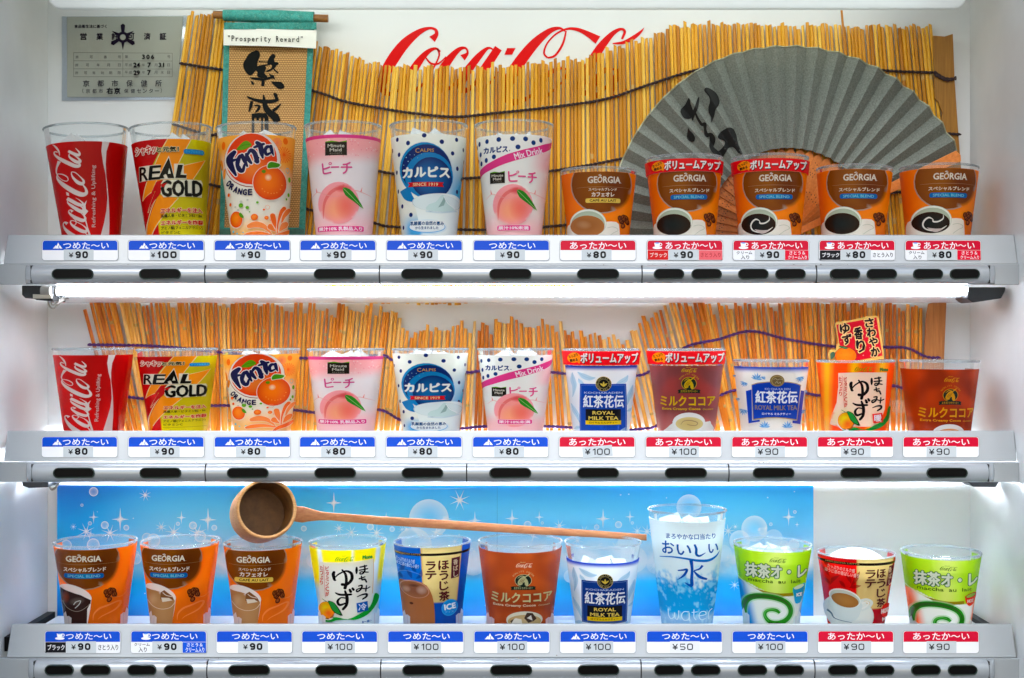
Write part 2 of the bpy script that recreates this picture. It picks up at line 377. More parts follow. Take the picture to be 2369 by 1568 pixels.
    def arrays(s, maxdu=None):
        T = np.concatenate(s.T); C = np.concatenate(s.C); Ly = np.concatenate(s.Ly); A = np.concatenate(s.A)
        if maxdu:
            for _ in range(12):
                E = np.abs(T[:, [1, 2, 0], 0]-T[:, :, 0]); m = E.max(1) > maxdu
                if not m.any(): break
                t, c, l, a = T[m], C[m], Ly[m], A[m]; e = E[m].argmax(1); r = np.arange(len(t))
                i0, i1, i2 = e, (e+1) % 3, (e+2) % 3
                pm = (t[r, i0]+t[r, i1])/2; cm = (c[r, i0]+c[r, i1])/2
                t1 = np.stack([t[r, i0], pm, t[r, i2]], 1); t2 = np.stack([pm, t[r, i1], t[r, i2]], 1)
                c1 = np.stack([c[r, i0], cm, c[r, i2]], 1); c2 = np.stack([cm, c[r, i1], c[r, i2]], 1)
                T = np.concatenate([T[~m], t1, t2]); C = np.concatenate([C[~m], c1, c2]); Ly = np.concatenate([Ly[~m], l, l]); A = np.concatenate([A[~m], a, a])
        return T, C, Ly, A
    def mesh(s, name, fn, maxdu=None, mats=('print', 'printa')):
        """fn(xy (N,2), layer (N,)) -> (N,3) points"""
        T, C, Ly, A = s.arrays(maxdu); n = len(T)
        V = fn(T.reshape(-1, 2), np.repeat(Ly, 3))
        me = bpy.data.meshes.new(name); me.vertices.add(3*n); me.vertices.foreach_set('co', V.ravel())
        me.loops.add(3*n); me.loops.foreach_set('vertex_index', np.arange(3*n, dtype=np.int32))
        me.polygons.add(n); me.polygons.foreach_set('loop_start', np.arange(0, 3*n, 3, dtype=np.int32))
        try: me.polygons.foreach_set('loop_total', np.full(n, 3, dtype=np.int32))
        except Exception: pass
        me.materials.append(M[mats[0]]); me.materials.append(M[mats[1]])
        me.polygons.foreach_set('material_index', A.astype(np.int32))
        at = me.color_attributes.new('print', 'FLOAT_COLOR', 'POINT'); at.data.foreach_set('color', C.reshape(-1).astype(np.float32))
        me.update(); me.validate(); return me

# flat plate art: origin O (world), unit ex (right), ed (down), n (towards viewer), scale m per unit
def flatmap(O, ex, ed, n, k, step=2.5e-5):
    O, ex, ed, n = (np.array(v, float) for v in (O, ex, ed, n))
    return lambda xy, L: O+xy[:, :1]*k*ex+xy[:, 1:]*k*ed+(L[:, None]*step)*n
# ---- script wordmark, strokes in its own coordinates (x 60..2180, y 50..650)
LOGO = [
 ([(478,152),(512,112),(505,75),(455,62),(370,95),(260,185),(165,310),(95,440),(78,540),(125,590),(215,555),(300,470)], [62,34,24,22,48,80,92,82,58,36,20,8]),
 ([(545,250),(505,225),(440,255),(365,340),(300,450),(285,530),(340,560),(420,490),(490,380),(535,280),(520,225)], [12,20,40,62,70,60,36,16,14,14,18]),
 ([(428,300),(470,345),(530,345),(590,290)], [12,16,14,8]),
 ([(722,300),(762,262),(745,222),(690,235),(610,320),(545,430),(525,520),(580,560),(665,500),(740,410)], [58,20,18,36,62,72,66,36,16,10]),
 ([(965,232),(925,222),(860,280),(780,380),(720,480),(720,550),(775,550),(860,450),(940,320)], [12,22,50,66,70,60,36,16,10]),
 ([(1010,222),(945,320),(880,420),(850,510),(885,550),(960,480),(1010,410)], [64,68,68,60,36,14,6]),
 ([(1545,88),(1500,62),(1420,85),(1310,175),(1205,300),(1120,430),(1070,560),(1105,650),(1210,640),(1340,540),(1400,430)], [10,22,44,74,90,94,88,64,36,14,6]),
 ([(1405,300),(1375,262),(1400,185),(1470,110),(1560,68),(1640,72),(1720,105),(1808,158)], [14,16,14,14,18,28,42,70]),
 ([(1405,300),(1465,280),(1525,190),(1552,85)], [14,18,18,12]),
 ([(1560,392),(1500,385),(1420,420),(1330,500),(1300,590),(1360,625),(1450,560),(1540,470),(1560,395)], [14,22,44,66,66,40,18,16,14]),
 ([(2000,150),(2022,90),(1990,70),(1920,110),(1830,215),(1745,350),(1680,480),(1680,570),(1740,570),(1830,470)], [18,22,22,40,66,74,72,60,32,8]),
 ([(1945,400),(1895,380),(1830,430),(1760,530),(1770,600),(1830,580),(1910,480)], [12,26,50,66,60,32,10]),
 ([(2000,380),(1930,500),(1905,590),(1960,610),(2050,540)], [50,60,56,32,8]),
 ([(1925,185),(2010,178),(2090,140),(2150,92),(2180,55)], [8,26,34,20,0]),
]
HYPHEN = [(1080,222),(1148,222),(1120,275),(1057,275)]
def logo(A, fn, col, wk=1.0):
    """fn maps logo coordinates to art coordinates; wk scales stroke widths"""
    for i, (pts, w) in enumerate(LOGO):
        A.stroke([fn(*p) for p in pts], [x*wk for x in w], col, sub=4, bump=True)
    A.poly([fn(*p) for p in HYPHEN], col)
def logobox(A, x0, y0, x1, y1, col):
    sx = (x1-x0)/2120; sy = (y1-y0)/600
    logo(A, lambda x, y: (x0+(x-60)*sx, y0+(y-50)*sy), col, (sx+sy)/2*1.05)
# ---------------------------------------------------------------- printed cup designs (drawn flat, wrapped on the cups)
class Frame:
    def __init__(s, k, ry, e0, e1, dmap=None, piv=False): s.k, s.ry, s.e0, s.e1, s.dmap = k, ry, e0, e1, dmap; s.pivoting = bool(piv and dmap); s.py = None
    def edges(s, y):
        t = (y-s.e0[0])/(s.e1[0]-s.e0[0]); return s.e0[1]+(s.e1[1]-s.e0[1])*t, s.e0[2]+(s.e1[2]-s.e0[2])*t
    def dd(s, d):
        if s.dmap is None: return d
        a = np.array(s.dmap, float); x, y = a[:, 0], a[:, 1]
        out = np.interp(d, x, y); m0 = (y[1]-y[0])/(x[1]-x[0]); m1 = (y[-1]-y[-2])/(x[-1]-x[-2])
        out = np.where(d < x[0], y[0]+(d-x[0])*m0, out); return np.where(d > x[-1], y[-1]+(d-x[-1])*m1, out)
    def __call__(s, xy):
        l, r = s.edges(xy[:, 1]); q = np.clip((xy[:, 0]-(l+r)/2)/((r-l)/2), -.9985, .9985)
        d = (xy[:, 1]-s.ry)*s.k
        if s.pivoting:
            dc = (s.py-s.ry)*s.k; return np.stack([np.arcsin(q), s.dd(dc)+(d-dc)*.84], 1)
        return np.stack([np.arcsin(q), s.dd(d)], 1)
def grid(A, fr, ytop, ybot, fn, nu=72, nv=46, umax=2.2):
    """background print; fn(s, y, u) -> rgba"""
    A.L += 1; U = np.linspace(-umax, umax, nu+1); Y = np.linspace(ytop, ybot, nv+1)
    D = fr.dd((Y-fr.ry)*fr.k)
    col = [[fn(math.sin(u), y, u) for u in U] for y in Y]; T = []; C = []
    for j in range(nv):
        for i in range(nu):
            a, b, c, d = (U[i], D[j]), (U[i+1], D[j]), (U[i+1], D[j+1]), (U[i], D[j+1])
            ca, cb, cc, cd = col[j][i], col[j][i+1], col[j+1][i+1], col[j+1][i]
            T += [[a, b, c], [a, c, d]]; C += [[ca, cb, cc], [ca, cc, cd]]
    A.add(T, C, bump=False, raw=True)
def H3(*st):      # piecewise-linear colour by value: (v, hex)...
    st = [(v, rgb(c)) for v, c in st]
    def f(v):
        if v <= st[0][0]: return st[0][1]
        for (a, ca), (b, cb) in zip(st, st[1:]):
            if v <= b: return mix(ca, cb, (v-a)/(b-a))
        return st[-1][1]
    return f
def vmin_edges(A, fr, y0, y1): pass

def d_coke(dmap=None):
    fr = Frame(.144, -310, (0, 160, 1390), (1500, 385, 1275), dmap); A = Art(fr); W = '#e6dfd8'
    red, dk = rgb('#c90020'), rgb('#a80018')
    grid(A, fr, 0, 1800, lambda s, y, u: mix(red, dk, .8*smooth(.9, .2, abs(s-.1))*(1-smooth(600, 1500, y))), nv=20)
    A.poly([(1000,0),(985,150),(1010,350),(1045,520),(1060,700),(1070,900),(1055,1100),(1020,1300),(970,1500),(930,1750),(1095,1750),(1095,1500),(1100,1300),(1098,1100),(1088,900),(1072,700),(1055,550),(1047,350),(1060,150),(1105,0)], W)
    A.poly([(765,940),(720,1000),(695,1060),(700,1140),(750,1320),(785,1500),(800,1650),(850,1650),(820,1500),(780,1380),(735,1180),(785,1115),(750,1080),(745,1020)], W)
    logo(A, lambda x, y: (325+(y-60)*.68+.107*(1290-(x-485)*.754-520), 1290-(x-485)*.754), W, .78)
    A.text('Refreshing & Uplifting', 870-495, 842-0, 870+495, 912, '#d8b8b0', 1.5, rot=-90)
    return A
def d_realgold(dmap=None):
    fr = Frame(.16289, -98, (190, 82, 1140), (1500, 265, 1045), dmap); A = Art(fr)
    yl = H3((150, '#d2c900'), (700, '#b9a800'), (1500, '#e0d60a'))
    grid(A, fr, 150, 1800, lambda s, y, u: rgb('#c8001c') if u < -.6 else yl(y), nv=16)
    A.poly([(40,150),(560,150),(230,980),(420,960),(270,1500),(230,1800),(100,1800),(60,1000)], '#c4001a')
    A.poly([(562,150),(868,150),(700,495),(600,720),(470,720),(350,880),(225,985),(285,730),(390,500)], '#f59a0a')
    A.poly([(440,930),(680,985),(600,1090),(470,1260),(335,1500),(250,1800),(200,1800),(270,1500),(310,1250)], '#f59a0a')
    A.poly([(760,520),(1050,425),(885,715),(800,715),(800,640),(745,640)], '#f59a0a')
    for p in ([(562,150),(390,500)], [(285,730),(225,985),(350,880)], [(868,150),(700,490)], [(690,985),(600,1090),(470,1260),(335,1500)], [(760,525),(1050,425),(885,715)], [(415,725),(350,880),(408,852),(295,1165),(400,980),(300,1250),(268,1500)]):
        A.stroke(p, 9, '#f4e6b0', sub=1)
    A.poly([(410,740),(500,720),(455,790),(550,765),(440,940),(400,985),(295,1165),(345,990),(395,870),(340,895)], '#c4001a')
    A.rect(185, 505, 465, 715, '#e9e6d0'); A.poly([(430,715),(575,385),(650,715)], '#e9e6d0'); A.rect(640, 500, 765, 715, '#e9e6d0'); A.rect(700, 640, 800, 715, '#e9e6d0')
    A.poly([(470,775),(500,722),(990,722),(1008,760),(995,965),(500,968),(465,920)], '#e9e6d0')
    K = '#14140f'
    A.text('R', 196, 518, 300, 705, K, 5); A.text('E', 312, 518, 455, 705, K, 5, shear=.1)
    A.poly([(438,702),(575,415),(640,702),(560,702),(545,655),(530,640),(500,660),(515,702)], K); A.poly([(560,640),(578,560),(598,640)], '#e9e6d0')
    A.poly([(655,702),(690,515),(755,515),(722,655),(798,660),(792,702)], K)
    A.text('GOLD', 478, 738, 998, 955, K, 11); A.poly([(455,785),(550,765),(500,830)], '#c4001a')
    A.text('シャキッ', 150, 232, 410, 350, '#c8001c', 3, outline='#f2e8d8', ow=11); A.text('と元気！', 425, 262, 700, 330, '#18180f', 3, outline='#d8d0a0', ow=8)
    A.rect(765, 292, 1028, 360, '#1d86c4', r=26); A.text('カップ自販機用', 785, 305, 1012, 347, '#5fc0ea')
    A.text('エネルギーを注入', 468, 1125, 990, 1190, '#c8001c', 3, outline='#f0d8b0', ow=6); A.text('高麗人参・ビタミンB2・B6', 468, 1210, 982, 1255, '#22220f', 1)
    A.text('エネルギーを炸裂', 468, 1300, 990, 1362, '#c8001c', 3, outline='#f0d8b0', ow=6); A.text('アミノ酸(フェニルアラニン)', 472, 1385, 982, 1435, '#22220f', 1); A.text('ビタミンC', 478, 1450, 705, 1492, '#22220f', 1)
    A.rect(470, 1520, 1000, 1525, '#8a6a10')
    return A
def d_fanta(dmap=None):
    fr = Frame(.17051, -25, (180, 48, 1062), (1505, 218, 948), dmap, True); A = Art(fr)
    top = rgb('#ffb054'); wh = rgb('#f4f2e4'); lo = rgb('#ffcb86')
    def f(s, y, u):
        c = mix(top, wh, smooth(420, 800, y-120*s)); c = mix(c, lo, smooth(1180, 1500, y)); return c
    grid(A, fr, 158, 1750, f)
    for cx, cy, r_, c in ((818,260,62,'#f08a60'),(905,410,95,'#ee6a28')):
        for k in range(18): a = k*math.pi/9; A.stroke([(cx, cy), (cx+r_*.95*math.cos(a), cy+r_*1.1*math.sin(a))], [3, 12], c, sub=1, bump=(k == 0), cap=True)
    A.dots([(132,275,24,55),(925,225,32,45)], '#f07a28'); A.ell(105, 520, 18, 75, '#f5a04a', rot=-8); A.ell(138, 650, 18, 70, '#f5a04a', rot=5)
    A.pivot = 480
    A.ell(500, 495, 362, 372, '#9a3018', top=140); A.ell(500, 490, 358, 366, '#f6ece0', top=138)
    A.ell(490, 485, 325, 342, '#e8501a', top=142, edge='#e8501a'); A.ell(500, 610, 250, 200, '#ee8a44', ea=0)
    A.poly([(300,352),(345,290),(400,245),(450,248),(492,300),(430,345),(370,362)], '#6faa28', sub=3); A.stroke([(310,348),(380,300),(470,290)], 5, '#3d7f1a')
    NV, Wt = '#1c1f4e', '#f2efe6'
    F_ = [([(270,385),(215,450),(215,520),(250,610),(290,690)], [60,90,86,60,30]), ([(215,500),(300,480)], [60,26])]
    a1 = [([(395,470),(350,440),(315,520),(330,610),(375,640),(400,560)], [34,50,60,60,50,30]), ([(370,430),(400,500),(435,580)], [46,54,28])]
    n_ = [([(425,420),(445,480),(485,540)], [40,56,34]), ([(440,430),(480,370),(530,410),(560,520)], [30,50,60,60]), ([(545,515),(575,470)], [50,30])]
    t_ = [([(560,270),(600,310),(615,400),(630,470)], [50,66,60,26]), ([(525,330),(590,305),(645,285)], [30,44,32])]
    a2 = [([(740,330),(690,320),(660,370),(680,425),(730,400)], [30,44,44,40,26]), ([(735,310),(745,370),(765,430)], [40,46,16])]
    g = F_+a1+n_+t_+a2
    for p, w in g: A.stroke(p, [x+24 for x in w], Wt, cap=True, bump=False)
    A.L += 1
    for p, w in g: A.stroke(p, w, NV, cap=True)
    A.ell(358, 545, 18, 34, Wt, rot=10); A.ell(700, 378, 14, 20, Wt, rot=10)
    for i, ch in enumerate('ORANGE'):
        x, y, r_ = [(200,790,38),(240,840,30),(290,885,24),(345,915,14),(405,928,6),(470,930,0)][i]
        A.text(ch, x-22, y-38, x+24, y+38, NV, 5, rot=r_)
    A.pivot = 806
    A.ell(716, 808, 216, 240, '#f4ecdc'); A.ell(716, 806, 208, 232, '#fb8a2a', edge='#e0520c', hl=(-.1, -.25)); A.ell(695, 735, 46, 50, '#ffe2b8', ea=0)
    A.poly([(686,620),(680,560),(720,515),(790,520),(858,548),(820,600),(745,612)], '#eef0d0', sub=3); A.poly([(692,610),(690,565),(725,525),(790,530),(845,552),(812,592),(740,604)], '#4f9628', sub=3); A.dots([(640,655,26,24)], '#6f9a28')
    A.dots([(620,890,9),(650,925,9),(690,942,9),(730,950,9),(765,945,9),(800,935,9),(845,885,9),(865,830,9)], '#f8a050')
    A.pivot = None
    A.dots([(358,1105,28,32),(436,1137,22),(560,1072,17),(463,1197,9),(948,950,14,28),(920,1012,11,17),(960,742,16,36)], '#6fae3a')
    A.dots([(208,948,16,26),(228,1080,14,24),(640,1170,14),(750,1350,10),(722,1310,13),(690,1020,0.1)], '#ea6a28')
    A.ell(683, 1137, 30, 30, '#f0a878', ring=.85); A.ell(936, 622, 22, 38, '#7cc0d0', ring=.8); A.ell(986, 790, 10, 28, '#e08a80', ring=.7); A.dots([(265,1450,12,18),(312,1480,10,12),(385,1470,9)], '#7cc8e0'); A.dots([(360,1055,18),(440,1035,14),(325,1165,16),(290,1120,12)], '#cfd0c4')
    A.ell(300, 1292, 84, 118, '#fdf0dc', rot=-4); A.ell(302, 1290, 76, 110, '#f99a3a', rot=-4, edge='#ea5a10', hl=(-.1, -.3)); A.poly([(335,1215),(355,1200),(385,1240),(392,1275),(355,1265)], '#5fa030', sub=2)
    A.ell(523, 1270, 44, 44, '#fa9a50', edge='#e4601c', hl=(-.2, -.2)); A.ell(670, 1280, 26, 26, '#fa9a50', edge='#e4601c', hl=(-.2, -.2))
    A.pivot = 1330
    for p, w in (([(800,1500),(810,1350),(850,1200),(890,1140)], [12,22,44,50]), ([(850,1360),(880,1260),(930,1180),(960,1150)], [10,40,56,40]), ([(780,1420),(760,1330),(745,1250)], [10,60,66]), ([(730,1500),(640,1400),(540,1370),(460,1390)], [12,60,84,60]), ([(740,1520),(600,1490),(470,1500),(400,1520)], [20,50,60,40]), ([(775,1460),(720,1410),(715,1390)], [14,70,60]), ([(830,1450),(880,1380),(910,1350)], [20,80,60]), ([(700,1600),(760,1540),(860,1500),(960,1440)], [20,50,60,40])):
        A.stroke(p, [x+12 for x in w], '#fff0d8', cap=True, bump=False); A.stroke(p, w, random.choice(['#f28a4a', '#ee7436', '#f49a5c']), cap=True)
    A.text('無果汁', 240, 1640, 400, 1690, '#d04020', 1)
    return A
def minute(A, x0, y0, x1, y1):
    w, h = x1-x0, y1-y0; A.pivot = (y0+y1)/2
    A.poly([(x0,y0+.06*h),(x0+.3*w,y0),(x0+.65*w,y0+.1*h),(x1,y0),(x1,y0+.3*h),(x0,y0+.3*h)], '#6fae20'); A.rect(x0, y0+.1*h, x1, y1, '#26221c')
    A.text('Minute', x0+.12*w, y0+.24*h, x1-.12*w, y0+.46*h, '#d8d2c4', 1); A.text('Maid', x0+.22*w, y0+.53*h, x1-.25*w, y0+.74*h, '#d8d2c4', 1); A.text('ミニッツメイド', x0+.22*w, y0+.82*h, x1-.22*w, y0+.92*h, '#b8b2a4'); A.pivot = None
def peachfruit(A, cx, cy, k):
    A.pivot = cy
    A.ell(cx, cy, 250*k, 272*k, '#f8a690', edge='#f4aab0', hl=(.1, .3)); A.ell(cx-40*k, cy+90*k, 190*k, 170*k, '#f8b08c', ea=0); A.ell(cx+90*k, cy+40*k, 150*k, 190*k, '#ef7468', ea=0, a=.8)
    A.stroke([(cx+70*k,cy-210*k),(cx-80*k,cy-150*k),(cx-170*k,cy-10*k),(cx-185*k,cy+200*k)], [50*k,44*k,34*k,6*k], '#e46a66', a=.7); A.ell(cx+60*k, cy-185*k, 120*k, 60*k, '#e05a5e', ea=0)
    A.stroke([(cx-330*k,cy-90*k),(cx-260*k,cy-150*k),(cx-180*k,cy-120*k),(cx-60*k,cy-85*k),(cx+60*k,cy-100*k),(cx+200*k,cy-160*k),(cx+290*k,cy-140*k),(cx+410*k,cy-95*k)], [3,9*k,12*k,6*k,6*k,11*k,10*k,3], '#eba8a4', a=.7)
    A.stroke([(cx-265*k,cy-150*k),(cx-275*k,cy-205*k)], [18*k, 3], '#e89a94'); A.stroke([(cx+270*k,cy-150*k),(cx+285*k,cy-205*k)], [18*k, 3], '#e89a94')
    A.poly([(cx+50*k,cy-195*k),(cx+130*k,cy-180*k),(cx+210*k,cy-90*k),(cx+300*k,cy+70*k),(cx+180*k,cy-20*k),(cx+80*k,cy-100*k)], '#3a8f34', sub=2); A.stroke([(cx+55*k,cy-190*k),(cx+160*k,cy-80*k),(cx+295*k,cy+65*k)], 6*k, '#a4cc80'); A.pivot = None
def badge(A, t, x0, y0, x1, y1):
    A.rect(x0-4, y0-4, x1+4, y1+4, '#fbe8ea', r=20); A.rect(x0, y0, x1, y1, '#e0508f', r=18); A.text(t, x0+14, y0+12, x1-22, y1-12, '#fff2f6', 2)
def d_peach(dmap=None):
    fr = Frame(.178, 25, (280, 42, 998), (1500, 180, 875), dmap, True); A = Art(fr)
    pk = rgb('#f7b0b0'); wh = rgb('#f3ecec'); lo = rgb('#fcd0d4')
    grid(A, fr, 213, 1800, lambda s, y, u: mix(mix(pk, wh, smooth(380, 640, y+40*s)), lo, smooth(1000, 1450, y)))
    A.L += 1; rr = random.Random(3)
    for i in range(60): x, y = rr.uniform(70, 960), rr.uniform(270, 490); A.ell(x, y, 8, 9, '#ee9aa0' if i % 2 else '#fbd6d4', n=8, bump=False)
    grid(A, fr, 213, 258, lambda s, y, u: rgb('#dc4a8e'), nv=2)
    minute(A, 293, 290, 565, 480)
    A.L += 1; B = '#d2568e'; A.pivot = 645
    for p in ([(262,585),(268,640),(275,700),(300,710),(365,700)], [(270,652),(310,645),(350,630)], [(375,632),(460,632)], [(520,600),(560,595),(600,575)], [(495,635),(620,632)], [(563,595),(562,660),(545,695),(520,712)]): A.stroke(p, 20, B, cap=True)
    A.ell(358, 585, 20, 20, B, ring=.5); A.pivot = None
    peachfruit(A, 462, 1095, 1.0); badge(A, '果汁10% 乳製品入り', 212, 1392, 762, 1465)
    return A
def kana_calpis(A, x0, y0, x1, y1, c, out=None):
    A.text('カルピス', x0, y0, x1, y1, c, (y1-y0)*.06, outline=out, ow=(y1-y0)*.05)
def d_calpis(dmap=None):
    fr = Frame(.17813, 12, (240, 78, 1030), (1500, 210, 905), dmap, True); A = Art(fr)
    wh, bl, b2 = rgb('#f3f5ea'), rgb('#1aa4dc'), rgb('#2f9fd8')
    def f(s, y, u):
        t = smooth(.55, 1.02, s-.12*math.sin(y/260))*smooth(180, 900, y); t2 = smooth(.25, .95, s)*smooth(300, 1000, y)*(1-smooth(980, 1500, y))
        t3 = smooth(1180, 1420, y)*smooth(.35, -.35, s)*smooth(-1.05, -.6, s); return mix(wh, bl, max(t, t2*.9, t3*.9))
    grid(A, fr, 200, 1800, f, nv=60)
    ND = '#1a2f6e'
    A.dots([(165,250,18,28),(500,223,29),(902,255,20,28),(300,312,25,30),(717,300,28,30),(102,370,7,28),(186,447,17,30),(852,437,22,28),(990,364,10,28),(155,668,11,28),(914,624,17,30),(172,915,9,28),(967,750,8,26),(222,1118,15,29),(331,1240,23,30),(235,1397,11,28),(912,925,15,28),(1000,515,6,28)], ND)
    A.pivot = 640
    A.ell(525, 670, 350, 385, '#148abf', rot=-20, ea=0, a=1, rings=9); A.ell(520, 665, 325, 360, '#1490c4', rot=-20)
    A.ell(528, 655, 312, 320, '#12306e', rot=-20); A.ell(560, 740, 300, 300, '#1487c0', rot=0); A.ell(590, 770, 255, 270, '#1474ae', edge='#12336f', rot=-15, hl=(-.3, -.1))
    A.stroke([(250,900),(300,1000),(370,1060)], [120, 110, 40], '#1484bd'); A.dots([(278,495,7),(302,548,7),(325,465,5),(380,470,5),(340,520,4),(420,510,4),(247,590,5),(465,460,4)], '#9ed0e8')
    A.text('C', 392, 385, 440, 445, '#c8a068', 1); A.text('ALPIS', 448, 393, 620, 435, '#c8a068', 1)
    kana_calpis(A, 240, 625, 810, 755, '#f4f6ee')
    A.poly([(300,822),(740,822),(722,850),(740,880),(300,880),(318,850)], '#cf1f2c'); A.text('SINCE 1919', 362, 832, 668, 872, '#f0d8b0', 1)
    A.pivot = 1180
    A.poly([(352,1090),(380,1030),(480,990),(620,970),(780,965),(900,985),(945,1040),(940,1200),(915,1500),(905,1800),(560,1800),(420,1280),(400,1180)], '#f1f6f2', sub=3)
    A.ell(650, 1090, 292, 105, '#e6efee', rot=2); A.ell(650, 1090, 296, 112, '#a8bcc0', rot=2, ring=.985)
    A.poly([(520,1180),(560,1110),(640,1080),(700,1000),(740,985),(770,1040),(830,1120),(870,1190),(700,1200)], '#d4e6e2', sub=2); A.poly([(670,1150),(720,1060),(745,1000),(760,1060),(740,1120)], '#9fb8b2')
    A.stroke([(740,1000),(790,1090),(880,1150)], 10, '#f6faf8'); A.stroke([(520,1200),(700,1215),(900,1180)], 22, '#bcd2dc', a=.5)
    A.pivot = 1390
    A.ell(540, 1405, 250, 105, '#2fa0d8', ea=0, rings=6); A.ell(535, 1400, 222, 78, '#3aa6da'); A.ell(535, 1398, 216, 72, '#f4f6f2'); A.rect(330, 1320, 740, 1400, '#f4f6f2', r=20)
    A.text('乳酸菌の自然の恵み', 332, 1330, 738, 1380, '#1f4f7f', 2); A.text('から生まれました', 392, 1395, 672, 1432, '#1f4f7f', 1)
    return A
def d_mix(dmap=None):
    fr = Frame(.18181, 35, (270, 62, 995), (1500, 185, 865), dmap, True); A = Art(fr)
    wh, pk = rgb('#f3f4ee'), rgb('#f9c4c6')
    grid(A, fr, 232, 1800, lambda s, y, u: mix(wh, pk, max(smooth(.3, 1, s)*smooth(350, 460, y)*(1-smooth(600, 800, y)), smooth(1050, 1500, y)*.9, .5*smooth(.5, 1, s))))
    ND = '#1a3f7c'
    A.dots([(105,316,15,32),(200,303,22,30),(344,292,29,31),(510,287,31),(667,288,30,31),(763,330,27,31),(853,289,22,31),(118,451,14,32),(127,567,14,32),(188,538,20,32),(283,505,26,30),(575,392,31),(75,345,6,30),(92,525,6,28)], ND)
    kana_calpis(A, 160, 378, 450, 452, ND); A.dots([(474,436,7)], ND)
    A.pivot = 500
    A.poly([(995,268),(900,330),(800,375),(650,420),(450,480),(250,565),(150,615),(95,665),(80,700),(90,760),(140,715),(250,665),(420,600),(600,545),(800,478),(900,430),(960,385),(990,330)], '#e0488c')
    A.text('Mix Drink', 525, 425, 878, 502, '#fbeef2', 2, rot=-17); A.pivot = None
    minute(A, 235, 692, 415, 843)
    A.L += 1; B = '#dd5a8e'; A.pivot = 770
    for p in ([(462,705),(464,760),(470,810),(490,822),(560,820)], [(465,755),(510,748),(550,730)], [(580,760),(658,760)], [(705,725),(745,722),(775,710)], [(695,765),(790,765)], [(742,722),(742,785),(735,815),(712,835)]): A.stroke(p, 19, B, cap=True)
    A.ell(570, 708, 17, 17, B, ring=.5); A.pivot = None
    peachfruit(A, 510, 1120, .96); badge(A, '果汁10%未満', 322, 1380, 715, 1448)
    return A
def georgia_word(A, x0, y0, x1, y1, c):
    w, h = x1-x0, y1-y0; b = h*.04
    A.text('GE', x0, y0, x0+.29*w, y1, c, b); A.ell(x0+.375*w, (y0+y1)/2, .075*w, h*.5, c, rot=12, ring=.62); A.text('RGIA', x0+.475*w, y0, x1, y1, c, b)
    A.stroke([(x0+.37*w,y0-.02*h),(x0+.42*w,y0-.15*h),(x0+.335*w,y0-.22*h),(x0+.40*w,y0-.38*h)], [h*.05,h*.1,h*.1,h*.04], c)
    A.dots([(x1+.03*w, y1-.05*h, 3)], c)
def pill(A, kind, x0, y0, x1, y1):
    w, h = x1-x0, y1-y0
    if kind == 'au': A.rect(x0, y0, x1, y1, '#f0cf6a', r=h*.35); A.text('CAFÉ AU LAIT', x0+.12*w, y0+.1*h, x1-.12*w, y1-.26*h, '#3a2008', 1.5)
    else: A.rect(x0, y0, x1, y1, '#0f6cb0', r=h*.4); A.rect(x0+.3*w, y0+.03*h, x1-.3*w, y1-.03*h, '#1488b8'); A.text('SPECIAL BLEND', x0+.09*w, y0+.25*h, x1-.09*w, y1-.22*h, '#8fd0e0', 1)
def beans(A, cx, cy, k):
    for x, y, rx, ry, ro in ((-55,-5,44,58,-20),(0,-38,42,48,25),(48,-25,42,56,-35),(70,45,40,60,-15),(-35,52,46,44,40),(8,12,36,42,60)):
        A.ell(cx+x*k, cy+y*k, rx*k*1.12, ry*k*1.12, '#431806', rot=ro); A.ell(cx+x*k-4*k, cy+y*k-5*k, rx*k*.86, ry*k*.86, '#a85c30', rot=ro, edge='#662c10'); A.ell(cx+x*k, cy+y*k, rx*k*.14, ry*k*.8, '#3a1404', rot=ro)
    A.ell(cx-10*k, cy+138*k, 42*k, 52*k, '#4a1c08', rot=20); A.ell(cx-13*k, cy+134*k, 32*k, 42*k, '#ac6034', rot=20, edge='#74341a')
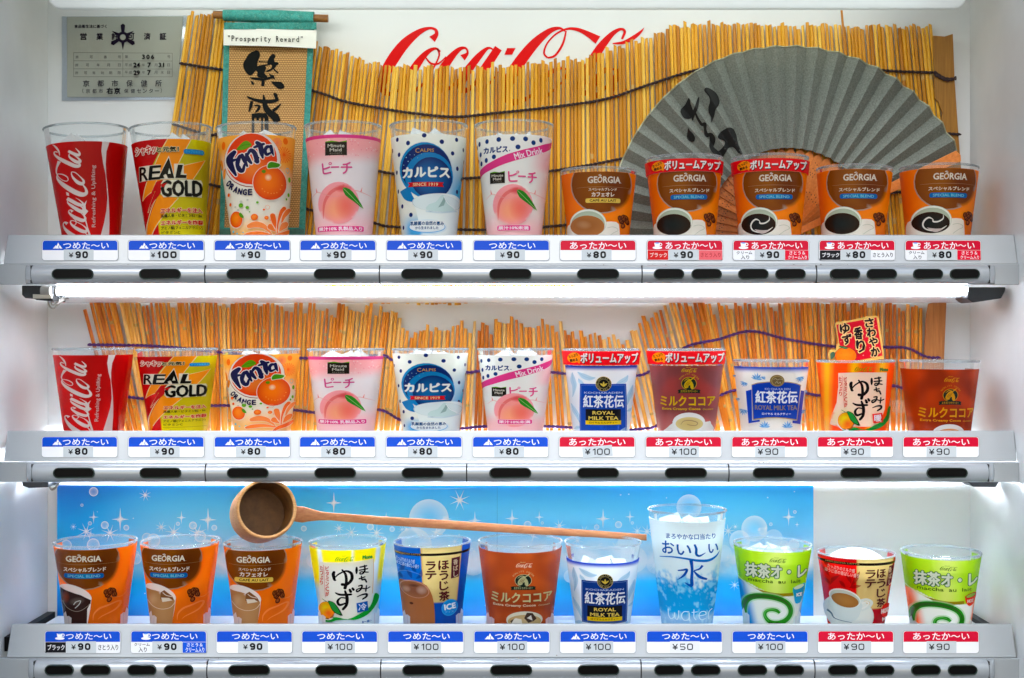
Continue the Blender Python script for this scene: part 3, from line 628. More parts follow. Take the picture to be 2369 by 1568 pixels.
def d_georgia(drink='black', au=False, band=False, dmap=None):
    fr = Frame(.13639, 55 if band else 245, (370, 178, 1418), (1450, 287, 1310), dmap); A = Art(fr)
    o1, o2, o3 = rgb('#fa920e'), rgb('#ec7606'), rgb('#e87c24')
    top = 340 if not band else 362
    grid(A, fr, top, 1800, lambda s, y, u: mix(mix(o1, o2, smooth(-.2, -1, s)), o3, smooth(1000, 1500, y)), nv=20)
    A.ell(860, 560, 525, 535, '#7a3c08', ea=0, top=top+4, a=.9); A.ell(845, 545, 500, 503, '#b8a08c', top=top+3); A.ell(845, 542, 484, 486, '#9a5a14', top=top+3, edge='#8a4a10'); 
    A.ell(1050, 640, 280, 350, '#6a2c0c', ea=0, a=.8, top=top+3); A.stroke([(440,605),(700,598),(1300,600)], [2, 5, 2], '#c09870')
    georgia_word(A, 625, 425, 1150, 530, '#e6dccb')
    if au:
        A.text('スペシャルブレンド', 640, 615, 1090, 665, '#ead9c0', 2); A.text('カフェオレ', 690, 690, 1050, 760, '#efe2d0', 4); pill(A, 'au', 590, 790, 1150, 865)
    else: A.text('スペシャルブレンド', 560, 650, 1200, 715, '#ead9c0', 3); pill(A, 'sb', 575, 752, 1165, 835)
    wc = '#eef2e6'
    A.poly([(340,1200),(300,1225),(283,1290),(290,1460),(270,1800),(1190,1800),(1150,1460),(1125,1220),(1080,1185),(1000,1180),(930,1185),(640,1300)], wc)
    A.ell(630, 1205, 296, 236, '#cfd6c4', rot=4); A.ell(630, 1203, 288, 228, wc, rot=4); A.ell(630, 1210, 270, 205, '#cdd6c0', rot=4, edge='#b8c2ac')
    A.stroke([(940,1290),(1020,1270),(1090,1290),(1110,1330),(1040,1370),(950,1440)], 7, '#b6c6b4')
    if drink == 'aulait': A.ell(620, 1255, 275, 178, '#a4683c', rot=4, edge='#b87a4a'); A.ell(560, 1230, 140, 80, '#bc8a62', ea=0, rot=10)
    else:
        A.ell(620, 1255, 277, 180, '#4a2408', rot=4); A.ell(620, 1258, 268, 172, '#1c2424', rot=4, edge='#2a1810')
    if drink == 'swirl':
        A.stroke([(640,1200),(580,1170),(520,1215),(500,1290),(540,1360),(650,1395),(760,1375),(850,1310)], [8,26,26,22,20,22,26,6], '#f0ece0')
        A.stroke([(640,1200),(650,1240),(720,1240),(790,1190),(790,1120)], [10,26,24,18,4], '#f0ece0'); A.stroke([(560,1340),(680,1390),(800,1360)], [4,60,10], '#e4d4cc', a=.8)
    beans(A, 1195, 1130, .85)
    if band:
        A.L += 1; y0, y1 = 150, 362
        grid(A, fr, y0, y1, lambda s, y, u: rgb('#e0202c'), nv=3); bandtext(A, 178, y0, 1418, y1)
    return A
def bandtext(A, xl, y0, xr, y1):
    w, h = xr-xl, y1-y0
    A.ell(xl+.165*w, y0+.47*h, .085*w, .37*h, '#f8a21c', rot=-12); A.poly([(xl+.19*w,y0+.7*h),(xl+.25*w,y0+.65*h),(xl+.235*w,y0+.9*h)], '#f8a21c')
    A.text('たっぷり', xl+.095*w, y0+.22*h, xl+.215*w, y0+.44*h, '#2a1808', 1.5, rot=-18); A.text('飲める', xl+.115*w, y0+.53*h, xl+.215*w, y0+.75*h, '#2a1808', 2, rot=-12)
    A.text('ボリュームアップ', xl+.262*w, y0+.18*h, xl+.972*w, y0+.90*h, '#241010', 6); A.text('ボリュームアップ', xl+.255*w, y0+.13*h, xl+.965*w, y0+.85*h, '#f6f0ec', 6)
def d_georgia_ice(kind='black'):
    fr = Frame(.15154, 265, (290, 68, 1240), (1480, 255, 1110)); A = Art(fr); top = 325
    o1, o2 = rgb('#f88018'), rgb('#dc7018')
    grid(A, fr, top, 1700, lambda s, y, u: mix(o1, o2, smooth(800, 1300, y)*smooth(1.0, .3, s)), nv=20)
    A.ell(545, 515, 470, 475, '#8a4408', ea=0, top=top+4, a=.9); A.ell(535, 500, 448, 453, '#b09478', top=top+3); A.ell(535, 497, 433, 438, '#8f5318', top=top+3, edge='#834510'); A.ell(740, 560, 240, 330, '#5f2a10', ea=0, a=.8, top=top+3)
    A.stroke([(150,548),(400,556),(940,545)], [2,4,2], '#c09870'); georgia_word(A, 257, 422, 728, 510, '#f0ead8')
    if kind == 'au': A.text('スペシャルブレンド', 290, 590, 740, 640, '#ead9c0', 2); A.text('カフェオレ', 310, 660, 700, 725, '#f2e6d6', 3); pill(A, 'au', 240, 745, 780, 818)
    else: A.text('スペシャルブレンド', 232, 598, 795, 670, '#f4e8d4', 3); pill(A, 'sb', 240, 695, 770, 772)
    A.poly([(185,905),(612,1090),(600,1250),(570,1480),(540,1700),(270,1700),(255,1480),(210,1150)], '#f2f2ee')
    A.ell(400, 1015, 232, 120, '#f2f2ee', rot=26)
    if kind == 'black':
        A.poly([(192,935),(330,985),(470,1030),(606,1110),(600,1160),(560,1250),(560,1500),(540,1700),(270,1700),(262,1480),(235,1300),(205,1100)], '#3c2420')
        A.ell(420, 1130, 120, 70, '#6a5a52', rot=-20, ea=0); A.ell(270, 1080, 60, 110, '#8a3a20', ea=0); A.stroke([(380,1190),(410,1140),(470,1120),(450,1180),(400,1240)], 12, '#d8d8d4'); A.stroke([(230,1150),(290,1240),(400,1290),(500,1260),(605,1160)], 6, '#b8a898')
    else:
        A.poly([(192,960),(330,975),(470,1010),(600,1120),(600,1200),(572,1480),(545,1700),(270,1700),(258,1480),(210,1150)], '#b98a5c'); A.ell(300, 1130, 90, 130, '#d2ac82', ea=0); A.ell(430, 1280, 150, 300, '#c39668', ea=0)
        A.poly([(400,1000),(450,960),(560,1050),(590,1110),(500,1130),(400,1110)], '#8a5c38'); A.poly([(410,1080),(520,1080),(570,1120),(430,1150)], '#f0e4d2'); A.stroke([(430,1000),(480,1040),(560,1060)], 10, '#f4e8da'); A.stroke([(220,1150),(300,1230),(420,1262),(540,1230),(602,1150)], 7, '#f0e2cc')
    beans(A, 855, 1010, .82)
    A.stroke([(640,1430),(650,1330),(720,1250),(830,1210),(960,1170),(1000,1200),(930,1290),(760,1370),(700,1420)], [6,20,30,26,22,34,26,14,4], '#f6a060', a=.6)
    A.stroke([(850,1080),(1000,1100),(1080,1040)], [4,14,4], '#f6a060', a=.5)
    foot(A, fr, 1380, '#efe6e4'); return A
def foot(A, fr, y, c):         # pale folded foot of the cup showing under the sheet's corners
    for sgn in (-1, 1):
        l, r = fr.edges(y); m, h = (l+r)/2, (r-l)/2
        x = lambda q: m+sgn*h*q
        A.poly([(x(.72),y+20),(x(.80),y-5),(x(.86),y+8),(x(.9),y-70),(x(.96),y-10),(x(.97),y+300),(x(.72),y+300)], c, a=.85); A.stroke([(x(.8),y),(x(.8),y+300)], 6, '#c8b8c8', sub=1)
def leafspray(A, pts, wid, col, n=7, a=.55):
    A.stroke(pts, [wid*.15, wid, wid*.9, wid*.1] if len(pts) == 4 else [wid*.15, wid, wid*.1], col, a=a)
    A.stroke(pts, 3, '#3f94c0', a=.8)
def d_royal(band=False, ice=False, dmap=None):
    fr = Frame(.1288, 75, (120, 68, 1405), (1490, 225, 1245), dmap); A = Art(fr)
    wh, bl, lb = rgb('#f2f5f7'), rgb('#2a46b0'), rgb('#cfe6f2'); t0 = 385
    def f(s, y, u):
        c = mix(bl, wh, smooth(t0+20, t0+105, y)); return mix(c, lb, smooth(.6, 1, abs(s))*.6*smooth(500, 700, y))
    grid(A, fr, t0, 1900, f, nv=60)
    Lc = '#8cc6e0'
    for p, w in (([(235,510),(245,640),(270,760),(240,960)], 90), ([(330,500),(430,570),(540,610),(640,600)], 90), ([(345,620),(380,680),(450,715)], 70), ([(1200,560),(1150,640),(1060,690),(990,710)], 90), ([(1285,740),(1250,880),(1210,980),(1190,1100)], 90), ([(215,1080),(270,1200),(330,1300),(370,1440)], 80), ([(1270,1160),(1230,1200),(1180,1215)], 60), ([(250,1560),(330,1520),(380,1500)], 70), ([(600,1640),(480,1580),(390,1560)], 80), ([(1000,1620),(1120,1570),(1180,1500)], 80)): leafspray(A, p, w, Lc)
    xb, x1, yb = 375, 1162, (1500 if not ice else 1500)
    A.rect(xb, 712, x1, 1500 if ice else 1900, '#1c4aa8' if not ice else '#1c3f88'); A.stroke([(xb+18,1485 if ice else 1900),(xb+18,740),(x1-18,740),(x1-18,1485 if ice else 1900)], 5, '#8fb4dc', sub=1)
    if ice: A.stroke([(xb+18,1482),(x1-18,1482)], 5, '#8fb4dc', sub=1)
    A.ell(778, 710, 136, 134, '#d8c070'); A.ell(778, 710, 128, 126, '#23211e'); A.ell(778, 710, 90, 88, '#c8b878', ring=.95)
    A.arctext('QUALITY LEAF TEA BRAND ', 778, 710, 108, -150, 200, 26, '#d8c888')
    for an, l in ((-90, 78), (-145, 78), (-35, 78)):
        c_, s_ = math.cos(R(an)), math.sin(R(an)); A.stroke([(778,762),(778+c_*l*.5,745+s_*l*.5),(778+c_*l,745+s_*l)], [4, 30, 2], '#e4c860')
    A.text('KOCHAKADEN', 455, 855, 1090, 888, '#c4d4ee', 1, warp=None)
    A.text('紅茶花伝', 440, 915, 1112, 1140, '#f4f7fa', 5)
    A.rect(478, 1170, 1065, 1385, '#15161c'); A.text('ROYAL', 595, 1205, 955, 1265, '#e8d070', 3); A.text('MILK TEA', 530, 1300, 1018, 1362, '#e8d070', 3)
    A.rect(478, 1378, 1065, 1452, '#ecc83a'); A.text('ロイヤルミルクティー', 540, 1396, 1005, 1432, '#4a3a10', 1); A.dots([(1097,1140,9)], '#c4d4ee')
    if band: grid(A, fr, 122, 372, lambda s, y, u: rgb('#ea2430'), nv=4); bandtext(A, 68, 122, 1390, 372)
    return A
def d_royal_hot():
    fr = Frame(.11363, 90, (220, 125, 1570), (1480, 240, 1425)); A = Art(fr)
    wh, bl = rgb('#f1efe8'), rgb('#1c46b4')
    grid(A, fr, 238, 1900, lambda s, y, u: mix(bl, wh, smooth(250, 375, y)), nv=60)
    def spray(cx, cy, k, rot):
        A.L += 1
        for i in range(7):
            a = R(rot+(-75+25*i)); l = 120*k*(1-.08*abs(i-3))
            A.stroke([(cx,cy),(cx+l*.5*math.cos(a)+8,cy+l*.5*math.sin(a)),(cx+l*math.cos(a),cy+l*math.sin(a))], [3, 26*k, 2], ['#7fb0dc', '#5f98d0', '#9cc4e4'][i % 3])
    for c in ((570,500,1.25,-80),(340,560,.9,110),(690,480,.6,-60),(1380,440,1,80),(320,1130,1.1,100),(720,1480,1.2,-90),(1140,1480,1.2,-90),(210,900,.7,90),(1510,720,.8,95),(1430,1130,.8,95),(165,420,.5,90)): spray(*c)
    B = '#1a44b2'
    A.poly([(390,740),(495,705),(500,1350),(640,1320),(640,1360),(435,1410)], B); A.poly([(1380,715),(1445,735),(1370,1420),(1225,1385),(1225,1330),(1310,1340)], '#3a44a4')
    A.poly([(495,600),(600,560),(780,535),(960,530),(1150,535),(1290,560),(1385,605),(1310,1340),(1100,1290),(940,1275),(760,1285),(520,1335)], '#b09a6a'); A.poly([(502,615),(610,575),(790,550),(960,545),(1150,550),(1280,575),(1372,618),(1300,1315),(1100,1272),(940,1260),(760,1268),(527,1312)], B)
    A.ell(955, 515, 130, 122, '#8f7a50'); A.ell(960, 520, 104, 100, '#c8b078', ring=.93); A.ell(962, 518, 92, 90, '#7c6848'); A.stroke([(890,490),(930,470),(960,500),(1000,480),(1050,490)], 6, '#d8cca8'); A.stroke([(920,570),(950,530),(975,570),(1010,540),(1020,575)], 6, '#d8cca8')
    A.text('KO CHA KA DEN', 738, 665, 1188, 705, '#b8c8ea', 1); A.text('紅茶花伝', 570, 725, 1310, 975, '#f4f6fa', 7)
    A.text('ROYAL MILK TEA', 560, 1020, 1300, 1115, '#9a8a78', 2); A.text('ロイヤル ミルクティー', 685, 1172, 1192, 1218, '#e8ecf6', 2)
    return A
def cocoapod(A, cx, cy, k, gold, dark='#1c2c26'):
    A.ell(cx, cy, 128*k, 118*k, gold); A.ell(cx, cy, 120*k, 110*k, dark)
    A.stroke([(cx-85*k,cy-40*k),(cx-30*k,cy-85*k),(cx+30*k,cy-70*k)], [4*k,14*k,10*k], gold); A.stroke([(cx+20*k,cy-60*k),(cx+70*k,cy-100*k),(cx+100*k,cy-130*k)], [10*k,20*k,4*k], gold)
    A.ell(cx-22*k, cy+5*k, 48*k, 88*k, gold, rot=32); A.ell(cx+42*k, cy+30*k, 30*k, 76*k, gold, rot=-12); A.ell(cx+4*k, cy+60*k, 16*k, 34*k, dark, rot=20)
    for dx in (-22, 0, 22): A.stroke([(cx+(dx+12)*k,cy-50*k),(cx+(dx-22)*k,cy+5*k),(cx+(dx-46)*k,cy+62*k)], [2, 8*k, 2], '#7a3c14')
    A.poly([(cx-190*k,cy+120*k),(cx-150*k,cy+105*k),(cx+150*k,cy+105*k),(cx+190*k,cy+120*k),(cx+175*k,cy+150*k),(cx+190*k,cy+180*k),(cx+140*k,cy+170*k),(cx-140*k,cy+170*k),(cx-190*k,cy+180*k),(cx-175*k,cy+150*k)], '#1a2c24'); A.text('エクストラクリーミー', cx-138*k, cy+118*k, cx+138*k, cy+158*k, gold, 1)
    A.arctext('QUALITY COCOA', cx, cy, 172*k, -150, -30, 26*k, gold)
def d_cocoa(kind='vol', dmap=None):
    fr = Frame(.12882, 60, (110, 118, 1450), (1490, 275, 1285), dmap); A = Art(fr)
    gold = {'vol': '#d6b428', 'hot': '#dca018', 'ice': '#cfd0a0'}[kind]
    base = {'vol': ('#7c4040', '#9c403c', '#a0646c'), 'hot': ('#8c3012', '#b84418', '#b04826'), 'ice': ('#9c4426', '#b4542c', '#a04a3c')}[kind]
    a, b, c = map(rgb, base); t0 = 370 if kind == 'vol' else (225 if kind == 'hot' else 185)
    def f(s, y, u):
        n = noise.noise(Vector((s*1.8, y/330, 3)))*.5+.5; m = mix(a, b, smooth(.3, .75, n)); m = mix(m, c, .5*smooth(.6, 1, abs(s))); return mix(m, rgb('#d88880') if kind == 'vol' else b, smooth(1150, 1600, y)*.6)
    grid(A, fr, t0, 1900, f)
    dy = 0
    if kind == 'vol': logobox(A, 708, 412, 972, 488, gold)
    else: logobox(A, 722, 372, 975, 455, gold if kind == 'hot' else '#f0e6d4')
    A.text('FROM', 785, 388 if kind == 'vol' else 345, 860, 405 if kind == 'vol' else 365, gold)
    cocoapod(A, 830, 690, 1, gold)
    A.text('ミルクココア', 360, 915, 1255, 1095, gold, 5); A.text('Extra Creamy Cocoa', 390, 1128, 1012, 1180, gold if kind != 'ice' else '#e8dcc0', 2, warp=None); A.text('Cocotears', 1045, 1140, 1215, 1172, gold, shear=.3)
    if kind == 'ice':
        A.ell(845, 1420, 262, 165, '#dfe0cc'); A.ell(845, 1450, 240, 130, '#cdb890', edge='#c0a878'); A.poly([(700,1600),(640,1440),(720,1380),(800,1400),(830,1600)], '#eceae0'); A.poly([(640,1440),(700,1385),(660,1480)], '#5a4a3a'); A.poly([(840,1380),(880,1280),(960,1290),(1020,1400),(980,1440),(900,1470)], '#4a3a30'); A.poly([(880,1380),(940,1330),(960,1430)], '#e8e4dc')
        foot(A, fr, 1420, '#eedcdc')
    else:
        A.poly([(470,1500),(560,1410),(600,1360),(1080,1390),(1160,1375),(1185,1430),(1185,1600),(450,1600)], '#ecefe8', sub=2); A.ell(825, 1390, 262, 175, '#eef1ec'); A.ell(830, 1420, 222, 125, '#cdb478' if kind == 'vol' else '#d89a68', edge='#d8c890' if kind == 'vol' else '#e0a070')
        A.stroke([(690,1440),(740,1370),(860,1360),(960,1400),(930,1450),(830,1440),(790,1420)], [4,14,18,16,14,14,6], '#8a6a58', a=.7)
    if kind == 'vol': grid(A, fr, 105, 345, lambda s, y, u: rgb('#ea2a32'), nv=4); bandtext(A, 118, 105, 1450, 345)
    return A
def d_yuzu(cold=False):
    if cold: fr = Frame(.14396, 225, (280, 135, 1285), (1500, 285, 1170)); t0 = 300
    else: fr = Frame(.18565, 665, (700, 90, 1005), (1510, 165, 905)); t0 = 698
    A = Art(fr)
    if cold:
        ye, wh, bb = rgb('#ffe600'), rgb('#eef4f6'), rgb('#bfe2f0')
        def f(s, y, u):
            st = max(smooth(.16, .08, abs(s+.9)), smooth(.42, .36, abs(s+.28))*smooth(560, 500, y), smooth(.32, .26, abs(s-.44))*smooth(560, 500, y), smooth(.12, .05, abs(s-.93)))*(1-smooth(780, 1000, y)); c = mix(wh, bb, smooth(.7, 1, abs(s))); return mix(c, ye, st)
        grid(A, fr, t0, 1800, f, nu=110, nv=40)
        # paper panel
        A.poly([(295,505),(1085,480),(1095,520),(1080,1060),(1010,1400),(660,1440),(300,1420)], '#f3efe4'); A.stroke([(1088,480),(1092,700),(1080,1060)], 9, '#e4b878'); X = lambda x: x; Y = lambda y: y; k = 1
        tx = lambda x: x
    else:
        o1, o2, ye = rgb('#f85a10'), rgb('#fb9020'), rgb('#ffc832')
        def f(s, y, u):
            w = math.sin(s*9+y/420)*.5+.5; return mix(mix(o1, o2, smooth(.35, .75, w)), ye, smooth(.8, 1, w)*.8)
        grid(A, fr, t0, 1800, f, nu=100, nv=34)
        A.poly([(350,825),(600,815),(905,820),(895,1000),(880,1280),(800,1500),(300,1500),(230,1480),(320,1200),(345,1000)], '#f7ead2'); A.ell(420, 1400, 180, 140, '#fbe8b0', ea=0)
    # map from cold-crop coordinates to hot-crop
    def q(x, y):
        if cold: return (x, y)
        return (350+(x-300)*.70, 870+(y-560)*.757)
    def S(pts, w, c='#161214'): A.stroke([q(*p) for p in pts], [v*(1 if cold else .74) for v in w] if isinstance(w, list) else w*(1 if cold else .74), c, cap=True)
    # hand-brushed letters
    S([(510,660),(500,700),(515,780),(530,790)], [44,52,40,28]); S([(530,740),(580,690),(680,640),(760,680),(770,780),(700,860),(630,860)], [20,24,30,44,48,44,50]); S([(630,620),(680,700),(690,830),(670,920)], [26,40,46,50])
    S([(530,1000),(600,1030),(760,1030)], [20,38,34]); S([(670,970),(700,1080),(690,1200),(640,1270)], [30,50,46,40]); S([(690,1090),(610,1080),(560,1140),(590,1200),(680,1170)], [24,24,40,40,26]); S([(740,950),(755,985)], [36,44]); S([(780,930),(795,955)], [34,40])
    S([(840,590),(840,640),(838,690)], [26,40,20]); S([(890,590),(985,580)], 24); S([(880,640),(1000,630)], 22); S([(955,570),(960,650),(930,700),(890,700),(900,670),(960,680),(1010,690)], [24,28,26,22,20,22,18])
    S([(880,780),(960,760)], [24,20]); S([(910,740),(920,800),(960,800),(985,850)], [20,28,30,24])
    S([(870,900),(920,895),(900,960),(850,990),(840,960),(900,940),(980,960),(1035,940)], [20,26,28,26,22,20,20,18]); S([(985,910),(975,1000)], [20,24])
    S([(850,1075),(920,1050),(985,1050),(985,1090),(930,1125)], [14,24,34,34,24])
    rd = '#d43a2c'; q0, q1 = q(385, 560), q(445, 1065); A.vtext('ビタミンCが', (q0[0]+q1[0])/2, q0[1], q1[1], (q1[0]-q0[0])*.8, rd, 1.5); q0, q1 = q(310, 560), q(365, 885); A.vtext('たっぷり', (q0[0]+q1[0])/2, q0[1], q1[1], (q1[0]-q0[0])*.8, rd, 1.5)
    S([(372,545),(392,1080)], 5, rd)
    # green swoosh
    gp = [(1100,1060),(1165,1130),(1120,1260),(1000,1390),(830,1450),(710,1440),(560,1450),(470,1490),(350,1500),(350,1460),(440,1420),(550,1400),(710,1432),(860,1370),(1000,1290),(1060,1200)]
    A.poly([q(*p) for p in gp], '#1c9c3e' if cold else '#188a3a', sub=3)
    a0, a1 = q(840, 1170), q(1000, 1330); A.rect(a0[0], a0[1], a1[0], a1[1], '#2060b0' if cold else '#dc3c34', rot=-5); A.text('冷' if cold else '暖', a0[0]+(a1[0]-a0[0])*.15, a0[1]+(a1[1]-a0[1])*.14, a1[0]-(a1[0]-a0[0])*.15, a1[1]-(a1[1]-a0[1])*.14, '#eef4fa', 2)
    c = q(408, 1295); k = 1 if cold else .93; rr = 1 if cold else .8
    A.ell(c[0]+4, c[1]+8, 128*rr, 160*rr*(1 if cold else .92), '#fbfaf0'); A.ell(c[0]+8, c[1]+8, 116*rr, 148*rr*(1 if cold else .92), '#241a10'); A.ell(c[0], c[1], 113*rr, 144*rr*(1 if cold else .92), '#ffe03a', edge='#f59a10', hl=(-.2, -.35)); A.ell(c[0]+30*rr, c[1]+50*rr, 90*rr, 100*rr, '#f0701c', ea=0)
    S([(350,1115),(400,1145),(440,1160)], 8, '#2c7a30'); S([(400,1150),(360,1170)], 5, '#5a7a20')
    A.poly([q(*p) for p in [(430,1135),(500,1145),(560,1210),(640,1370),(560,1350),(490,1290),(455,1210)]], '#143c18', sub=2); A.poly([q(*p) for p in [(440,1145),(500,1155),(550,1220),(610,1345),(550,1330),(495,1275),(462,1210)]], '#38a04a', sub=2)
    if cold: logobox(A, 535, 400, 805, 480, '#4ea83a'); A.text('FROM', 630, 378, 690, 396, '#8ab83a'); A.text('Mone', 918, 400, 1050, 458, '#3a9a4a', 5)
    else: logobox(A, 540, 745, 740, 805, '#8a9a2c'); A.text('FROM', 610, 728, 660, 742, '#b08a2c'); A.text('Mone', 812, 762, 895, 802, '#3a7a3a', 4)
    if cold: foot(A, fr, 1390, '#e6eef4'); A.text('お〜湯い', 910, 1480, 1040, 1520, '#2a6ab0', 2)
    return A
def d_houji(cold=False):
    if cold: fr = Frame(.14396, 240, (230, 125, 1318), (1490, 275, 1160)); t0 = 268
    else: fr = Frame(.13639, 345, (320, 85, 1325), (1480, 215, 1180)); t0 = 372
    A = Art(fr)
    base = ('#d8141c', '#b01420') if not cold else ('#0f6ab8', '#0c56a0')
    a, b, cr, c2 = rgb(base[0]), rgb(base[1]), rgb('#e2c888'), rgb('#b01828' if not cold else '#0e4fa4')
    x0, x1, yb = (.02, .93, 1235) if not cold else (-.285, .77, 1185)
    def f(s, y, u):
        if abs(u) > 1.57 or s < x0: return mix(a, b, smooth(480, 380, y))
        if s > x1: return c2
        return mix(cr, rgb('#d0a868'), smooth(.06, 0, abs(s-x1))+smooth(.05, 0, abs(s-x0))) if y < yb else c2
    grid(A, fr, t0, 1750, f, nu=170, nv=50)
    K = '#231f1a'; B = '#5c2328'; tcol = '#f0d8d0' if not cold else '#d4e4f4'
    if not cold:
        for p in ([(220,450),(240,510),(290,545)], [(150,570),(230,630),(290,730)], [(200,770),(260,820),(310,870)], [(310,860),(350,760),(450,680)], [(440,770),(490,820),(540,890)], [(545,680),(600,720),(625,800)], [(600,880),(690,850),(780,830)], [(620,860),(700,720),(760,580)]): A.stroke(p, [6, 62, 6], '#a01018', a=.75)
        grid(A, fr, 436, 482, lambda s, y, u: rgb(K), nv=2); A.text('HOUJICHA LATTE', 235, 444, 750, 472, '#c8a868', 1)
        A.text('たっぷりのミルク感', 265, 525, 685, 590, tcol, 1, rot=6); A.text('ほうじ茶の香ばしい香り', 228, 600, 750, 668, tcol, 1, rot=6)
        A.vtext('ほうじ茶', 1085, 535, 1225, 130, B, 5); A.vtext('ラテ', 920, 545, 870, 160, B, 5)
        A.poly([(1195,505),(1268,495),(1225,845),(1155,860)], '#6a2030'); A.vtext('香ばし', 1210, 520, 850, 42, '#e8c8b0', 1.5)
        A.ell(1160, 1290, 75, 130, '#dc2620'); A.text('HOT', 1088, 1255, 1192, 1335, '#f8e8e4', 6); A.text('H', 1105, 1410, 1150, 1470, '#f8e8e4', 5)
        A.ell(585, 1340, 392, 330, '#dfe8e4', rot=18); A.ell(585, 1335, 378, 318, '#eef3ee', rot=18)
        A.poly([(300,1080),(330,1300),(420,1440),(560,1475),(700,1430),(770,1290),(765,1080)], '#e2ebea', sub=2); A.stroke([(770,1085),(860,1065),(930,1110),(900,1190),(780,1260)], 44, '#e6edea'); A.stroke([(785,1135),(850,1105),(890,1130),(850,1190),(790,1230)], 26, '#f6f8f4')
        A.ell(535, 1065, 242, 155, '#f4f7f2', rot=14); A.ell(535, 1070, 224, 138, '#cfd8cc', rot=14); A.ell(538, 1102, 205, 118, '#c08a50', rot=10, edge='#b07a44')
        A.stroke([(265,1330),(330,1370),(390,1450),(640,1480)], [40,30,16,8], '#6a8494')
    else:
        for p in ([(300,540),(270,620),(240,690)], [(400,560),(440,620),(480,660)], [(220,700),(240,760),(270,790)], [(330,640),(380,700),(410,780)], [(470,780),(540,720),(560,620)]): A.stroke(p, [6, 62, 6], '#0a4c90', a=.75)
        grid(A, fr, 360, 400, lambda s, y, u: rgb(K), nv=2); A.text('HOUJICHA LATTE', 165, 366, 545, 394, '#c8a868', 1)
        A.text('たっぷりのミルク感', 175, 452, 460, 522, tcol, 1, rot=6); A.text('ほうじ茶の香ばしい香り', 180, 528, 522, 592, tcol, 1, rot=6)
        A.vtext('ほうじ茶', 888, 470, 1155, 150, B, 6); A.vtext('ラテ', 698, 480, 790, 165, B, 6)
        A.poly([(1003,455),(1127,440),(1105,775),(988,790)], '#5a2a34'); A.vtext('香ばし', 1058, 475, 775, 66, '#e8d8c0', 1.5)
        A.poly([(228,850),(300,815),(560,830),(680,960),(735,1180),(745,1500),(745,1750),(300,1750),(285,1500),(245,1050)], '#b07048', sub=2); A.ell(455, 950, 222, 140, '#d09a80', rot=14); A.ell(455, 955, 208, 126, '#94604a', rot=14, edge='#a87050'); A.ell(340, 960, 70, 60, '#c49a84', ea=0); A.ell(560, 960, 90, 80, '#c8a494', ea=0); A.ell(450, 890, 90, 30, '#6a4234', ea=0)
        A.stroke([(228,850),(215,740),(250,680),(330,655),(450,670),(560,710)], 5, '#8ab8e0', a=.7); A.ell(412, 1190, 28, 20, '#5a3424')
        A.ell(960, 1268, 120, 140, '#1a94da', rot=12); A.ell(960, 1268, 112, 131, '#5ab8ec', ring=.96, rot=12); A.text('ICE', 885, 1205, 1042, 1295, '#f0f8fc', 6, rot=-5); A.text('アイス', 890, 1325, 1015, 1355, '#8cd0f0')
        foot(A, fr, 1400, '#dfe8f4')
    return A
